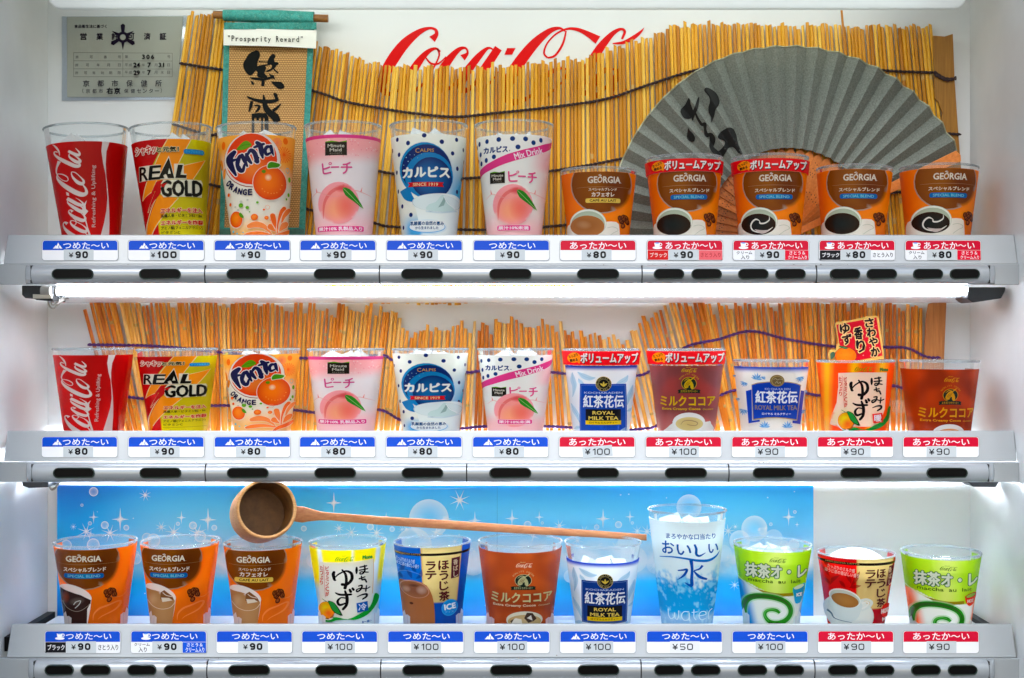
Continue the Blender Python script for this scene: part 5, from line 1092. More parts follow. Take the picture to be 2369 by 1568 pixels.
cup('coke2', lambda: d_coke(COKE2), 216, 805.6, 90, 217, 66.5, y2_, ZF2, 'red cola cup with white script, leftmost cup on the middle shelf', g2, None, 17)
cup('rg2', lambda: d_realgold(RG2), 409.7, 806.6, 91.5, 412.7, 65.5, y2_, ZF2, 'red, orange and yellow energy drink cup, second from left on the middle shelf', g2, None, 19)
cup('fanta2', lambda: d_fanta(FA2), 604, 806.8, 89, 607, 64.5, y2_, ZF2, 'orange soda cup with a blue lettered round badge, third on the middle shelf', g2, 'ice', 12)
cup('peach2', lambda: d_peach(PE2), 799.5, 806.5, 88.3, 800, 65.5, y2_, ZF2, 'pink peach drink cup with a whole peach, fourth on the middle shelf', g2, 'ice', 22)
cup('calpis2', lambda: d_calpis(CA2), 995, 806, 88.7, 996, 65, y2_, ZF2, 'white and blue milk drink cup with navy dots, fifth on the middle shelf', g2, 'ice', 16)
cup('mix2', lambda: d_mix(MI2), 1191.8, 806, 88, 1192, 64, y2_, ZF2, 'dotted cup with a slanting pink ribbon above a peach, sixth on the middle shelf', g2, 'ice', 16)
cup('roy2', lambda: d_royal(True), 1390, 807, 87.5, 1390, 65, y2_, ZF2, 'red banded cup with a blue box and pale blue leaves, middle shelf', g2)
cup('coc2', lambda: d_cocoa('vol'), 1586.5, 807, 89, 1587, 66, y2_, ZF2, 'red banded brown cocoa cup with yellow lettering, middle shelf', g2)
cup('royh', d_royal_hot, 1783, 833, 86, 1782, 67.6, y2_, ZF2, 'white tea cup with a bronze seal over a blue ribbon panel, middle shelf', g2)
cup('yuzh', d_yuzu, 1978, 834, 88, 1978.7, 67.6, y2_, ZF2, 'bright orange citrus cup holding the small red sign, middle shelf', g2)
cup('coch', lambda: d_cocoa('hot'), 2172.6, 834, 88.5, 2171.6, 69.6, y2_, ZF2, 'rust red cocoa cup with orange lettering, rightmost on the middle shelf', g2, spin=13)
cup('gi1', lambda: d_georgia_ice('black'), 221.5, 1264, 93, 222.5, 68.5, y3_, ZF3, 'orange coffee cup with iced black coffee, leftmost on the bottom shelf', g3, 'cubes', 24)
cup('gi2', lambda: d_georgia_ice('latte'), 416, 1262.5, 89, 416.7, 66, y3_, ZF3, 'orange coffee cup with iced milk coffee and a blue banner, bottom shelf', g3, 'cubes', 24)
cup('gi3', lambda: d_georgia_ice('au'), 608, 1266, 89.5, 610, 66.7, y3_, ZF3, 'orange coffee cup with a cream banner, under the bowl of the ladle', g3, None, 24, spin=3)
cup('yuzc', lambda: d_yuzu(True), 803.8, 1263, 89, 807, 65.5, y3_, ZF3, 'yellow and white citrus cup with brushed black letters, bottom shelf', g3, 'cubes', 26)
cup('houc', lambda: d_houji(True), 999.2, 1264, 89, 1001.4, 65.7, y3_, ZF3, 'blue and cream roasted tea cup with a round ice badge, bottom shelf', g3, 'cubes', 18)
cup('coci', lambda: d_cocoa('ice'), 1203, 1264, 97.5, 1202.4, 76.5, y3_, ZF3, 'wide reddish brown cocoa cup with pale lettering, bottom shelf', g3, 'cubes', 26)
cup('royi', lambda: d_royal(False, True), 1393.8, 1265, 89, 1393.3, 65, y3_, ZF3, 'white cup with blue leaves and a dark blue box, under the ladle tip', g3, 'cubes', 24)
cup('water', d_water, 1589, 1188, 90, 1588.5, 60, y3_, ZF3, 'tall clear and blue water cup, tallest on the bottom shelf', g3, 'clear', 40)
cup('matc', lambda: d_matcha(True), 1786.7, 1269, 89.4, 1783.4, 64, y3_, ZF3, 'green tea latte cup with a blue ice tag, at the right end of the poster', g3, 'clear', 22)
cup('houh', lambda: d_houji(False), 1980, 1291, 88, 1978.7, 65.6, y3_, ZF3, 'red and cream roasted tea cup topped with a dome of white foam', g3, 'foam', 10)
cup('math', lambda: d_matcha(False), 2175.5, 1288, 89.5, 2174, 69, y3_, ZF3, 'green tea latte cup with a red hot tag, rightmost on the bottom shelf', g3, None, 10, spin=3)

# ---------------------------------------------------------------- reed blinds
def reedmesh(i, mat):
    rr = random.Random(i); m = MB(); r0 = .0017; nodes = [None, .12, .3, .55, .8, .22][i % 6]; zs = [0, .3, .6, 1]; rs = [r0*rr.uniform(.9, 1.05) for _ in zs]
    if nodes: zs += [nodes-.012, nodes, nodes+.010]; rs += [r0*.98, r0*1.2, r0*.98]
    q = sorted(zip(zs, rs)); n = 8; vs = []; fs = []
    for z, r_ in q: vs += [(r_*math.cos(2*math.pi*k/n), r_*.85*math.sin(2*math.pi*k/n), z) for k in range(n)]
    for j in range(len(q)-1): fs += [(j*n+k, j*n+(k+1) % n, (j+1)*n+(k+1) % n, (j+1)*n+k) for k in range(n)]
    fs += [tuple(reversed(range(n))), tuple((len(q)-1)*n+k for k in range(n))]
    sl = rr.uniform(-.004, .004); vs = [(x, y, z+(sl*x/r0 if z == 1 else 0)) for x, y, z in vs]
    me = bpy.data.meshes.new('reed'); me.from_pydata(vs, [], fs); me.materials.append(M[mat]); me.materials.append(M['node'])
    if nodes:
        for f in me.polygons:
            if len(f.vertices) == 4 and abs(sum(vs[v][2] for v in f.vertices)/4-nodes) < .009: f.material_index = 1
    for f in me.polygons: f.use_smooth = len(f.vertices) == 4
    me.set_sharp_from_angle(angle=R(50)); return me
def interp(pts, x):
    a = np.array(pts, float); return float(np.interp(x, a[:, 0], a[:, 1]))
def blind(lab, mat, x0, x1, pitch, jit, topf, botf, leanf, Y, wr, seed, lj=.0025):
    rr = random.Random(seed); e = empty('reed_blind', P((x0+x1)/2, botf(x0), Y)); tag(e, lab, 'blind', 'reed blinds behind the cups'); ms = [reedmesh(i+seed, mat) for i in range(12)]
    x = x0
    while x < x1:
        yt = topf(x)+rr.gauss(0, jit); yb = botf(x)+rr.uniform(-4, 3); ln = leanf(x)+rr.gauss(0, lj); xb = x+ln*(yb-yt); Yr = Y+rr.choice((-.0006, 0, .0006))
        a, b = P(x, yt, Yr), P(xb, yb, Yr); o = bpy.data.objects.new('reed', rr.choice(ms)); COL.objects.link(o); o.parent = e
        d = a-b; o.location = b-e.location; o.rotation_mode = 'XYZ'; o.rotation_euler = d.to_track_quat('Z', 'Y').to_euler(); o.rotation_euler = (0, math.atan2(d.x, d.z), 0)
        k = rr.uniform(*wr)/7.5; o.scale = (k, k if k < 1 else 1, d.length)
        x += pitch*rr.uniform(.8, 1.2)
    return e
def cord(e, pts, mat, Y, r=.00085, amp=.0008, per=10.0):
    q = catmull(pts, 10); L_ = [0]
    for a, b in zip(q, q[1:]): L_.append(L_[-1]+float(np.hypot(*(b-a))))
    T = np.arange(0, L_[-1], 2.0); X = np.interp(T, L_, [p[0] for p in q]); Z = np.interp(T, L_, [p[1] for p in q]); m = MB()
    for ph in (0, math.pi):
        m.tube([P(x, z, Y)+Vector((0, amp*math.cos(t/per*math.pi+ph), amp*1.1*math.sin(t/per*math.pi+ph))) for t, x, z in zip(T, X, Z)], r, 6)
    m.build('cord', M[mat], e, True)
T1 = [(430,30),(520,34),(560,60),(690,95),(740,103),(800,122),(860,142),(880,150),(1000,156),(1100,158),(1180,152),(1250,143),(1300,137),(1350,132),(1400,116),(1440,102),(1500,88),(1530,70),(1570,56),(1650,56),(1800,57),(1950,58),(2050,60),(2080,62),(2110,54),(2160,60)]
B1 = [(430,640),(800,640),(825,690),(880,694),(900,699),(1000,704),(1080,703),(1140,697),(1180,690),(1300,688),(1340,645),(2200,640)]
L1 = [(430,-.15),(520,-.13),(740,-.13),(880,-.11),(980,-.05),(1100,-.01),(1300,.0),(1500,.03),(1700,.04),(2000,.08),(2160,.09)]
b1 = blind('yellow reed blind with brown cord on the back wall behind the top shelf', 'reed', 437, 2152, 9.1, 4.5, lambda x: interp(T1, x), lambda x: interp(B1, x), lambda x: interp(L1, x), 1.4005, (7.6, 9.4), 1)
r1 = P(1946, 24, 1.3955); r2 = P(1962, 200, 1.3955); m = MB(); m.tube([r1, r2], [.0012, .002], 8); m.build('tall_reed', M['reed'], b1, True)
for pts in ([(415,146),(460,153),(520,162),(600,176),(735,213),(800,235),(880,250),(950,261),(1050,270),(1150,261),(1280,247),(1400,229),(1500,196),(1620,160),(1750,150),(1900,150),(2045,163),(2130,167),(2165,168)],
            [(398,286),(480,311),(520,313),(700,350),(873,395),(1000,412),(1100,411),(1270,396),(1440,366),(1560,330),(1800,300),(2000,295),(2178,303)],
            [(385,405),(482,426),(600,452),(735,490),(862,515),(905,524),(1065,531),(1180,530),(1290,522),(1450,505),(1700,480),(2000,450),(2180,440)]):
    cord(b1, pts, 'cord1', 1.3972)
for pts in ([(2160,165),(2185,181),(2212,182)], [(2160,172),(2190,186),(2213,178)], [(2190,309),(2222,311)], [(2185,442),(2226,444)]): cord(b1, pts, 'cord1', 1.3950)
m = MB(); m.prism([P(x, y, 1.3965) for x, y in [(2158,82),(2162,228),(2170,236),(2180,262),(2176,282),(2167,292),(2170,640),(2226,640),(2223,390),(2216,300),(2208,182),(2204,78),(2185,84)]], (0, .003, 0)); bevel(m.build('edge_slat', M['slat'], b1), .0006)
T2 = [(190,690),(250,690),(330,694),(420,698),(500,699),(600,701),(700,705),(800,716),(880,712),(905,712),(915,732),(935,745),(948,780),(962,760),(1000,756),(1060,757),(1120,755),(1180,742),(1240,748),(1290,757),(1330,775),(1400,778),(1445,783),(1465,768),(1478,745),(1500,738),(1530,718),(1560,697),(1650,697),(1760,697),(1900,693),(2000,700),(2080,702),(2135,720)]
B2 = [(150,1012),(2400,1012)]
L2 = [(190,.27),(300,.18),(400,.10),(500,.03),(700,-.04),(870,-.12),(1000,-.08),(1150,-.01),(1250,.04),(1400,.16),(1480,.27),(1600,.24),(1730,.10),(1850,.05),(2000,.01),(2135,.0)]
b2 = blind('orange reed blind with purple cord on the back wall behind the middle shelf', 'reed2', 196, 2134, 9.7, 11, lambda x: interp(T2, x), lambda x: interp(B2, x), lambda x: interp(L2, x), 1.4005, (6.8, 10.0), 2, .006)
for pts in ([(203,797),(333,799),(430,806),(505,814),(600,822),(694,828),(800,826),(885,822),(910,833),(1000,852),(1080,861),(1110,858),(1200,858),(1277,861),(1307,864),(1400,870),(1470,869),(1505,857),(1585,803),(1660,785),(1736,766),(1823,785),(1935,802),(2046,803),(2098,805),(2142,825),(2175,827)],
            [(235,910),(290,917),(333,922),(484,937),(530,938),(680,948),(740,954),(871,947),(926,971),(990,985),(1061,991),(1123,986),(1260,986),(1323,989),(1430,995),(1489,991),(1517,985),(1590,940),(1660,916),(1704,902),(1780,904),(1861,909),(1899,914),(1980,900),(2058,892),(2094,899),(2135,905)]):
    cord(b2, pts, 'cord2', 1.3970, .0009, .0008)
m = MB(); m.prism([P(x, y, 1.3968) for x, y in [(2147.7,702),(2141.7,733),(2137,829),(2136,1010),(2180,1010),(2183.5,829),(2189,697),(2185,694.5),(2178,695),(2170,700),(2158,700)]], (0, .0028, 0)); bevel(m.build('edge_slat', M['slat2'], b2), .0005)
A = Art(); A.keepalpha = True; A.poly([(2062,926),(2094,925),(2096,952),(2085,956),(2062,953)], '#f0d8c0', .3); flatart(A, 'tape', 1.394, b2)

# ---------------------------------------------------------------- folding fan
PX, PY, YF_ = 1823., 547., 1.384
fan = empty('folding_fan', P(PX, PY, YF_)); tag(fan, 'large open grey paper folding fan with black brush writing', 'fan')
TH0, TH1, NP = R(27), R(193), 26; AMP = .0042
Rout = lambda th: 441-18*smooth(R(105), R(160), th); Rin = lambda th: 205-12*smooth(R(100), R(150), th)
def tri(th): q = (th-TH0)/(TH1-TH0)*NP; return abs((q % 1)-.5)*2
def fanpt(th, r, dy=0.):
    k = .35+.65*r/440; return P(PX+r*math.cos(th), PY-r*math.sin(th), YF_)+Vector((0, AMP*(tri(th)*2-1)*k+dy, 0))
n = NP*4; vs = []; fs = []; nr = 5
for i in range(n+1):
    th = TH0+(TH1-TH0)*i/n
    for j in range(nr+1): vs.append(fanpt(th, Rin(th)+(Rout(th)-Rin(th))*j/nr))
for i in range(n):
    for j in range(nr): fs.append((i*(nr+1)+j, (i+1)*(nr+1)+j, (i+1)*(nr+1)+j+1, i*(nr+1)+j+1))
mt, nt, out = newmat('fan_paper'); N = nt.nodes.new; L = nt.links.new
tc = N('ShaderNodeTexCoord'); nz = N('ShaderNodeTexNoise'); nz.inputs['Scale'].default_value = 700; nz.inputs['Detail'].default_value = 3; L(tc.outputs['Object'], nz.inputs['Vector'])
rp = N('ShaderNodeValToRGB'); rp.color_ramp.elements[0].color = rgb('#626860'); rp.color_ramp.elements[1].color = rgb('#8f978d'); rp.color_ramp.elements[0].position = .25; rp.color_ramp.elements[1].position = .75; L(nz.outputs['Fac'], rp.inputs[0])
b_ = N('ShaderNodeBsdfPrincipled'); b_.inputs['Roughness'].default_value = .75; L(rp.outputs[0], b_.inputs['Base Color']); t_ = N('ShaderNodeBsdfTranslucent'); L(rp.outputs[0], t_.inputs[0]); mx = N('ShaderNodeMixShader'); mx.inputs[0].default_value = .2; L(b_.outputs[0], mx.inputs[1]); L(t_.outputs[0], mx.inputs[2]); L(mx.outputs[0], out.inputs[0])
M['fan'] = mt
leaf = mk('fan_leaf', vs, fs, mt, fan)
m = MB(); m.tube([fanpt(TH0+(TH1-TH0)*i/n, Rout(TH0+(TH1-TH0)*i/n)-1, -.0002) for i in range(n+1)], .0008, 6); m.build('fan_edge', pbr('fan_edge_paper', '#a4a88c', .7), fan, True)
A = Art(lin2(.23877, 1425.8, 178.2)); K = '#0e1210'
A.poly([(845,140),(855,112),(890,108),(950,135),(985,175),(1000,230),(985,280),(955,320),(945,380),(920,440),(915,380),(895,340),(890,290),(900,240),(885,190)], K, sub=3)
A.poly([(690,212),(705,225),(715,270),(740,330),(735,380),(700,405),(650,400),(620,350),(625,310),(665,265)], K, sub=3); A.stroke([(800,192),(775,280),(745,360),(738,418)], [14,34,30,10], K)
A.stroke([(760,350),(790,410),(825,460),(850,460),(858,510),(875,560),(910,560),(930,610),(920,680),(960,730),(1020,770)], [14,20,24,34,22,36,34,52,46,60,40], K)
A.poly([(690,498),(705,520),(735,550),(758,590),(752,622),(720,622),(690,600),(684,565)], K, sub=3)
A.poly([(975,580),(1010,530),(1060,500),(1100,490),(1140,505),(1165,570),(1175,650),(1215,745),(1180,740),(1150,700),(1120,675),(1080,690),(1040,760),(1010,790),(975,760),(960,730),(1000,710),(1040,660),(1050,620),(990,605)], K, sub=2)
T, C_a, Ly, Aa = A.arrays()
# split finely so the ink follows the pleats
for _ in range(14):
    E = np.hypot(*(T[:, [1, 2, 0]]-T).transpose(2, 0, 1)); mm = E.max(1) > 5
    if not mm.any(): break
    t, e_ = T[mm], E[mm].argmax(1); r_ = np.arange(len(t)); i0, i1, i2 = e_, (e_+1) % 3, (e_+2) % 3; pm = (t[r_, i0]+t[r_, i1])/2
    T = np.concatenate([T[~mm], np.stack([t[r_, i0], pm, t[r_, i2]], 1), np.stack([pm, t[r_, i1], t[r_, i2]], 1)])
pts = T.reshape(-1, 2); vs = [fanpt(math.atan2(PY-y, x-PX), math.hypot(x-PX, PY-y), -.0007) for x, y in pts]
mk('brush_writing', vs, [(3*i, 3*i+1, 3*i+2) for i in range(len(T))], pbr('black_ink', '#0c0f0d', .6), fan)
# ribs
k_ = YF_/F; m = MB(); outl = [(4, -3), (120, -8), (185, -12), (197, -10), (203, -4), (204, 0), (203, 4), (197, 10), (185, 12), (120, 8), (4, 3)]
m.prism([(r_*k_, 0, w_*k_) for r_, w_ in outl], (0, .0007, 0)); m.add([(200*k_, .0008, -2.5*k_), (245*k_, .0008, -2.5*k_), (245*k_, .0008, 2.5*k_), (200*k_, .0008, 2.5*k_)], [(0,1,2,3)])
dotsf = []
for r_ in (100, 112, 150, 158, 166, 180): dotsf += [(r_, -3), (r_+3, 3)] if r_ != 158 else [(158, -6), (158, 6), (158, 0)]
nb = len(m.f)
for r_, w_ in dotsf: m.add([((r_+1.7*math.cos(a))*k_, -.0001, (w_+1.1*math.sin(a))*k_) for a in (0, 1.05, 2.1, 3.14, 4.2, 5.24)], [(0,1,2,3,4,5)])
rme = bpy.data.meshes.new('fan_rib'); rme.from_pydata([tuple(v) for v in m.v], [], m.f); rme.materials.append(M['fanrib']); rme.materials.append(M['joint'])
for i, f in enumerate(rme.polygons): f.material_index = 1 if i >= nb else 0
for i in range(NP):
    th = TH0+(TH1-TH0)*(i+.5)/NP; o = bpy.data.objects.new('fan_rib', rme); COL.objects.link(o); o.parent = fan
    o.location = (0, .003+i*.0002, 0); o.rotation_euler = (R(9), -th, 0)
m = MB(); gr = lambda r_, w_, th: P(PX+r_*math.cos(th)-w_*math.sin(th), PY-r_*math.sin(th)-w_*math.cos(th), YF_-.0065)
m.prism([gr(0, -7, R(25.3)), gr(436, -13, R(25.3)), gr(441, 0, R(25.3)), gr(436, 14, R(25.3)), gr(0, 7, R(25.3))], (0, .002, 0)); bevel(m.build('guard_stick', M['fanrib'], fan), .0004)

# ---------------------------------------------------------------- hanging scroll
YSc = 1.3900; scroll = empty('hanging_scroll', P(615, 543, YSc)); tag(scroll, 'narrow teal and burlap hanging scroll with two black brushed characters', 'scroll')
def fabric(name, c1, c2, c3, sc_=160):
    m_, nt, out = newmat(name); N = nt.nodes.new; L = nt.links.new; tc = N('ShaderNodeTexCoord')
    n1 = N('ShaderNodeTexNoise'); n1.inputs['Scale'].default_value = sc_; n1.inputs['Detail'].default_value = 4; n1.inputs['Distortion'].default_value = 1.5; L(tc.outputs['Object'], n1.inputs['Vector'])
    r = N('ShaderNodeValToRGB'); e = r.color_ramp.elements; e[0].position = .3; e[0].color = rgb(c1); e[1].position = .6; e[1].color = rgb(c2); L(n1.outputs['Fac'], r.inputs[0])
    n2 = N('ShaderNodeTexNoise'); n2.inputs['Scale'].default_value = sc_*.9; n2.inputs['Distortion'].default_value = 3; L(tc.outputs['Object'], n2.inputs['Vector'])
    r2 = N('ShaderNodeValToRGB'); e = r2.color_ramp.elements; e[0].position = .485; e[0].color = (0,0,0,1); e[1].position = .515; e[1].color = (0,0,0,1); x = r2.color_ramp.elements.new(.5); x.color = (1,1,1,1); L(n2.outputs['Fac'], r2.inputs[0])
    mx = N('ShaderNodeMix'); mx.data_type = 'RGBA'; L(r2.outputs[0], mx.inputs[0]); L(r.outputs[0], mx.inputs[6]); mx.inputs[7].default_value = rgb(c3)
    b = N('ShaderNodeBsdfPrincipled'); b.inputs['Roughness'].default_value = .7; L(mx.outputs[2], b.inputs['Base Color']); bp = N('ShaderNodeBump'); bp.inputs['Strength'].default_value = .4; bp.inputs['Distance'].default_value = .0005; L(n1.outputs['Fac'], bp.inputs['Height']); L(bp.outputs[0], b.inputs['Normal']); L(b.outputs[0], out.inputs[0]); return m_
M['teal'] = fabric('teal_brocade', '#1c766c', '#2f958a', '#7fb09a'); M['teald'] = fabric('dark_teal_brocade', '#2c5c54', '#3e7468', '#5f8a74')
def burlap():
    m_, nt, out = newmat('burlap_weave'); N = nt.nodes.new; L = nt.links.new; tc = N('ShaderNodeTexCoord'); sp = N('ShaderNodeSeparateXYZ'); L(tc.outputs['Object'], sp.inputs[0])
    def wv(o_, k, off=None):
        ml = N('ShaderNodeMath'); ml.operation = 'MULTIPLY'; ml.inputs[1].default_value = k; L(o_, ml.inputs[0]); s = N('ShaderNodeMath'); s.operation = 'SINE'
        if off is not None: ad = N('ShaderNodeMath'); ad.operation = 'ADD'; L(ml.outputs[0], ad.inputs[0]); L(off, ad.inputs[1]); L(ad.outputs[0], s.inputs[0])
        else: L(ml.outputs[0], s.inputs[0])
        return s.outputs[0]
    zs = wv(sp.outputs['Z'], 1350); sg = N('ShaderNodeMath'); sg.operation = 'SIGN'; L(wv(sp.outputs['Z'], 1350), sg.inputs[0]); mu = N('ShaderNodeMath'); mu.operation = 'MULTIPLY'; mu.inputs[1].default_value = 1.57; L(sg.outputs[0], mu.inputs[0])
    xs = wv(sp.outputs['X'], 2300, mu.outputs[0]); pr = N('ShaderNodeMath'); pr.operation = 'MULTIPLY_ADD'; L(xs, pr.inputs[0]); pr.inputs[1].default_value = .35; ab = N('ShaderNodeMath'); ab.operation = 'ABSOLUTE'; L(zs, ab.inputs[0]); L(ab.outputs[0], pr.inputs[2])
    r = N('ShaderNodeValToRGB'); e = r.color_ramp.elements; e[0].position = .1; e[0].color = rgb('#80531e'); e[1].position = .95; e[1].color = rgb('#d2a566'); L(pr.outputs[0], r.inputs[0])
    b = N('ShaderNodeBsdfPrincipled'); b.inputs['Roughness'].default_value = .85; L(r.outputs[0], b.inputs['Base Color']); bp = N('ShaderNodeBump'); bp.inputs['Strength'].default_value = .6; bp.inputs['Distance'].default_value = .0004; L(pr.outputs[0], bp.inputs['Height']); L(bp.outputs[0], b.inputs['Normal']); L(b.outputs[0], out.inputs[0]); return m_
M['burlap'] = burlap()
m = MB(); m.prism([P(x, y, YSc) for x, y in [(518,60),(507,560),(704,560),(727,60)]], (0, .0008, 0)); m.build('scroll_border', M['teal'], scroll)
m = MB(); m.prism([P(x, y, YSc-.0006) for x, y in [(531,100),(519,526),(691,526),(711,100)]], (0, .0005, 0)); m.build('scroll_panel', M['burlap'], scroll)
m = MB(); m.prism([P(x, y, YSc-.0006) for x, y in [(508,530),(507,562),(702,562),(703,530)]], (0, .0005, 0)); m.build('scroll_foot', M['teald'], scroll)
m = MB(); q0, q1 = P(494, 34, YSc-.004), P(759, 43, YSc-.004); m.tube([q0, q1], .0042, 14); m.build('roller_rod', M['rod'], scroll, True)
m = MB(); q0, q1 = P(518, 33, YSc-.004), P(726, 43, YSc-.004); m.tube([q0, q1], .0072, 18); m.build('roller_fabric', M['teal'], scroll, True)
m = MB(); nx = 16; vs = []
for i in range(nx+1):
    x = 518+214*i/nx
    for j in range(7): vs.append(P(x, 52+8*j, YSc-.0112+.0009*j+.0006*math.sin(i*.9+j*.5)))
m.add(vs, [(i*7+j, i*7+j+1, (i+1)*7+j+1, (i+1)*7+j) for i in range(nx) for j in range(2)]); m.build('fabric_flap', M['teal'], scroll, True)
# paper slip, slightly bowed and hanging proud of the scroll
m = MB(); vs = []; bow = lambda t, v: YSc-.0085-.0018*math.sin(t*3.1)+.0016*v+.0012*t
for i in range(nx+1):
    t = i/nx; x = 517+215*t
    for j in range(5): v = j/4; vs.append(P(x-(1.0*v if i == nx else 0), (65+5*t)+v*(39-.5*math.sin(t*3)*3+ (6*(t) if t > .5 else 3*t+1.5)*.6), bow(t, v)))
m.add(vs, [(i*5+j, i*5+j+1, (i+1)*5+j+1, (i+1)*5+j) for i in range(nx) for j in range(4)]); slip = m.build('paper_slip', M['paper'], scroll, True)
A = Art()
tx = '"Prosperity Reward"'; cw = 9.35
for i, ch in enumerate(tx):
    if ch == ' ': continue
    g, asp = glyphs(ch); hh = {'"': 4, 's': 8, 'r': 8, 'o': 8, 'e': 8, 'i': 12, 'p': 11, 'y': 11, 't': 11, 'w': 8, 'a': 8, 'd': 13}.get(ch, 13); base = 95+i*.12; dy = 3.4 if ch in 'py' else 0; w_ = min(6.2, max(1.3, hh*asp)); x = 526+i*cw
    y1 = base+dy if ch != '"' else base-9; A.text(ch, x+3.4-w_/2, y1-hh, x+3.4+w_/2, y1, '#2a2a26', .22)
off = np.array(scroll.location)
def fs_(xy, L):
    t = (xy[:, 0]-517)/215; v = (xy[:, 1]-65-5*t)/41; return PV(xy, bow_np(t, v)-.0003-L*1e-5)-off
def bow_np(t, v): return YSc-.0085-.0018*np.sin(t*3.1)+.0016*v+.0012*t
link('slip_lettering', A.mesh('slip_lettering', fs_, None, ('flat', 'flata')), scroll)
A = Art(lin2(.12124, 499, 106.9)); K = '#0f120e'
A.poly([(760,85),(800,88),(838,120),(845,190),(815,270),(795,340),(790,430),(740,500),(700,545),(640,558),(595,520),(555,460),(525,380),(535,310),(580,240),(610,180),(670,125)], K, sub=2)
A.poly([(1090,150),(1130,165),(1145,205),(1120,250),(1125,300),(1170,305),(1205,335),(1160,375),(1130,420),(1075,460),(990,500),(960,470),(1040,440),(1075,390),(1050,350),(985,340),(1000,260),(1040,190)], K, sub=2)
A.stroke([(820,295),(900,300),(1000,305)], [22,16,20], K); A.stroke([(790,400),(880,380),(960,365),(1040,350)], [30,36,30,20], K); A.poly([(800,400),(950,380),(955,450),(930,520),(990,580),(960,605),(860,610),(790,570),(800,500),(770,470)], K, sub=2)
A.stroke([(1110,440),(1150,480),(1200,520)], [26,30,16], K); A.stroke([(650,605),(750,620),(900,640),(1020,610),(1100,590)], [14,50,48,46,50], K); A.poly([(1010,515),(1060,545),(1110,555),(1125,600),(1130,640),(1095,620),(1050,600)], K)
A.stroke([(905,620),(905,700),(900,765)], [60,60,58], K); A.poly([(670,665),(710,675),(740,720),(735,740),(690,738)], K); A.poly([(1055,675),(1130,680),(1230,682),(1290,720),(1315,780),(1280,815),(1200,818),(1140,770),(1090,720)], K, sub=2)
A.stroke([(600,965),(700,1010),(850,1050),(1000,1060),(1130,1045),(1200,1020)], [30,50,66,70,60,40], K); A.poly([(1100,910),(1140,895),(1180,920),(1185,970),(1205,1030),(1150,1040),(1130,990)], K, sub=2); A.stroke([(915,930),(930,1050),(960,1180),(1040,1280),(1130,1350),(1180,1450)], [20,70,110,120,150,130], K)
A.stroke([(690,1050),(670,1150),(635,1255)], [50,60,16], K); A.stroke([(740,1135),(830,1140),(820,1200),(755,1270)], [24,44,50,20], K); A.stroke([(1245,1105),(1170,1180),(1090,1240)], [20,50,60], K)
A.rect(690, 1290, 960, 1365, K); A.poly([(690,1290),(830,1275),(960,1280),(1000,1340),(1000,1370),(700,1370)], K); A.rect(690, 1350, 740, 1700, K); A.rect(870, 1350, 905, 1700, K); A.rect(935, 1350, 1010, 1700, K); A.rect(780, 1350, 830, 1420, K)
A.stroke([(620,1700),(900,1680),(1250,1690)], [30,60,40], K)
flatart(A, 'brush_writing', YSc, scroll, back=.0009)

# ---------------------------------------------------------------- permit sheet
e = empty('permit_sheet', P(287, 230, 1.4085)); tag(e, 'grey laminated permit sheet with a six pointed emblem, top left', 'notice')
m = MB(); m.prism([P(x, y, 1.4085) for x, y in [(143,38),(143,233),(424,230),(430,36)]], (0, .0004, 0)); bevel(m.build('laminate', M['cover'], e), .0001)
A = Art(lin2(.1326, 130.7, 29.7))
A.poly([(180,72),(2210,60),(2100,1470),(185,1470)], '#a9ada3')
K = '#241c2e'; A.text('食品衛生法に基づく', 312, 208, 875, 265, K, 2)
for ch, x in zip('営業許可済証', (470, 755, 1020, 1305, 1585, 1860)): A.text(ch, x-55, 355, x+55, 472, K, 3)
for an, kind in ((-90,'f'),(30,'f'),(150,'f'),(-30,'s'),(90,'s'),(210,'s')):
    c_, s_ = math.cos(R(an)), math.sin(R(an)); P2 = lambda r_, w_: (1162+r_*c_-w_*s_, 430+r_*s_+w_*c_)
    A.poly([P2(70,-24),P2(210,-40),P2(240,0),P2(210,40),P2(70,24)] if kind == 'f' else [P2(70,-34),P2(225,0),P2(70,34)], K)
A.ell(1162, 430, 100, 98, K); A.ell(1162, 430, 50, 50, '#a9ada3')
for p in ([(305,697),(2025,708)],[(305,840),(2025,845)],[(305,980),(2025,985)],[(305,1118),(2025,1120)],[(305,697),(305,1118)],[(1162,700),(1162,1118)],[(2025,708),(2025,1120)]): A.stroke(p, 4, '#5a5058', sub=1)
def rowt(chs, xs, y, s=26, c='#5c545c', b=0):
    for ch, x in zip(chs, xs):
        asp_ = glyphs(ch)[1]; sw = s*min(1, asp_*1.1); sh = s if asp_ < 2.2 else s*.14; A.text(ch, x-sw, y-sh, x+sw, y+sh, c, b)
rowt('許可番号', (365,612,858,1105), 775); rowt('第号', (1225,1965), 770); rowt('許可年月日', (362,548,735,912,1103), 915); rowt('平成年月日', (1225,1297,1525,1740,1962), 915); rowt('許可有効期限', (362,515,660,808,952,1103), 1052); rowt('平成年月末日', (1225,1297,1525,1740,1852,1962), 1045)
rowt('306', (1525,1605,1685), 775, 36, '#14101a', 5); rowt('24', (1380,1438), 918, 36, '#14101a', 6); A.text('7', 1600, 880, 1655, 960, '#14101a', 5); rowt('31', (1815,1880), 918, 34, '#14101a', 5); rowt('29', (1385,1440), 1055, 36, '#14101a', 6); A.text('7', 1600, 1012, 1655, 1095, '#14101a', 5)
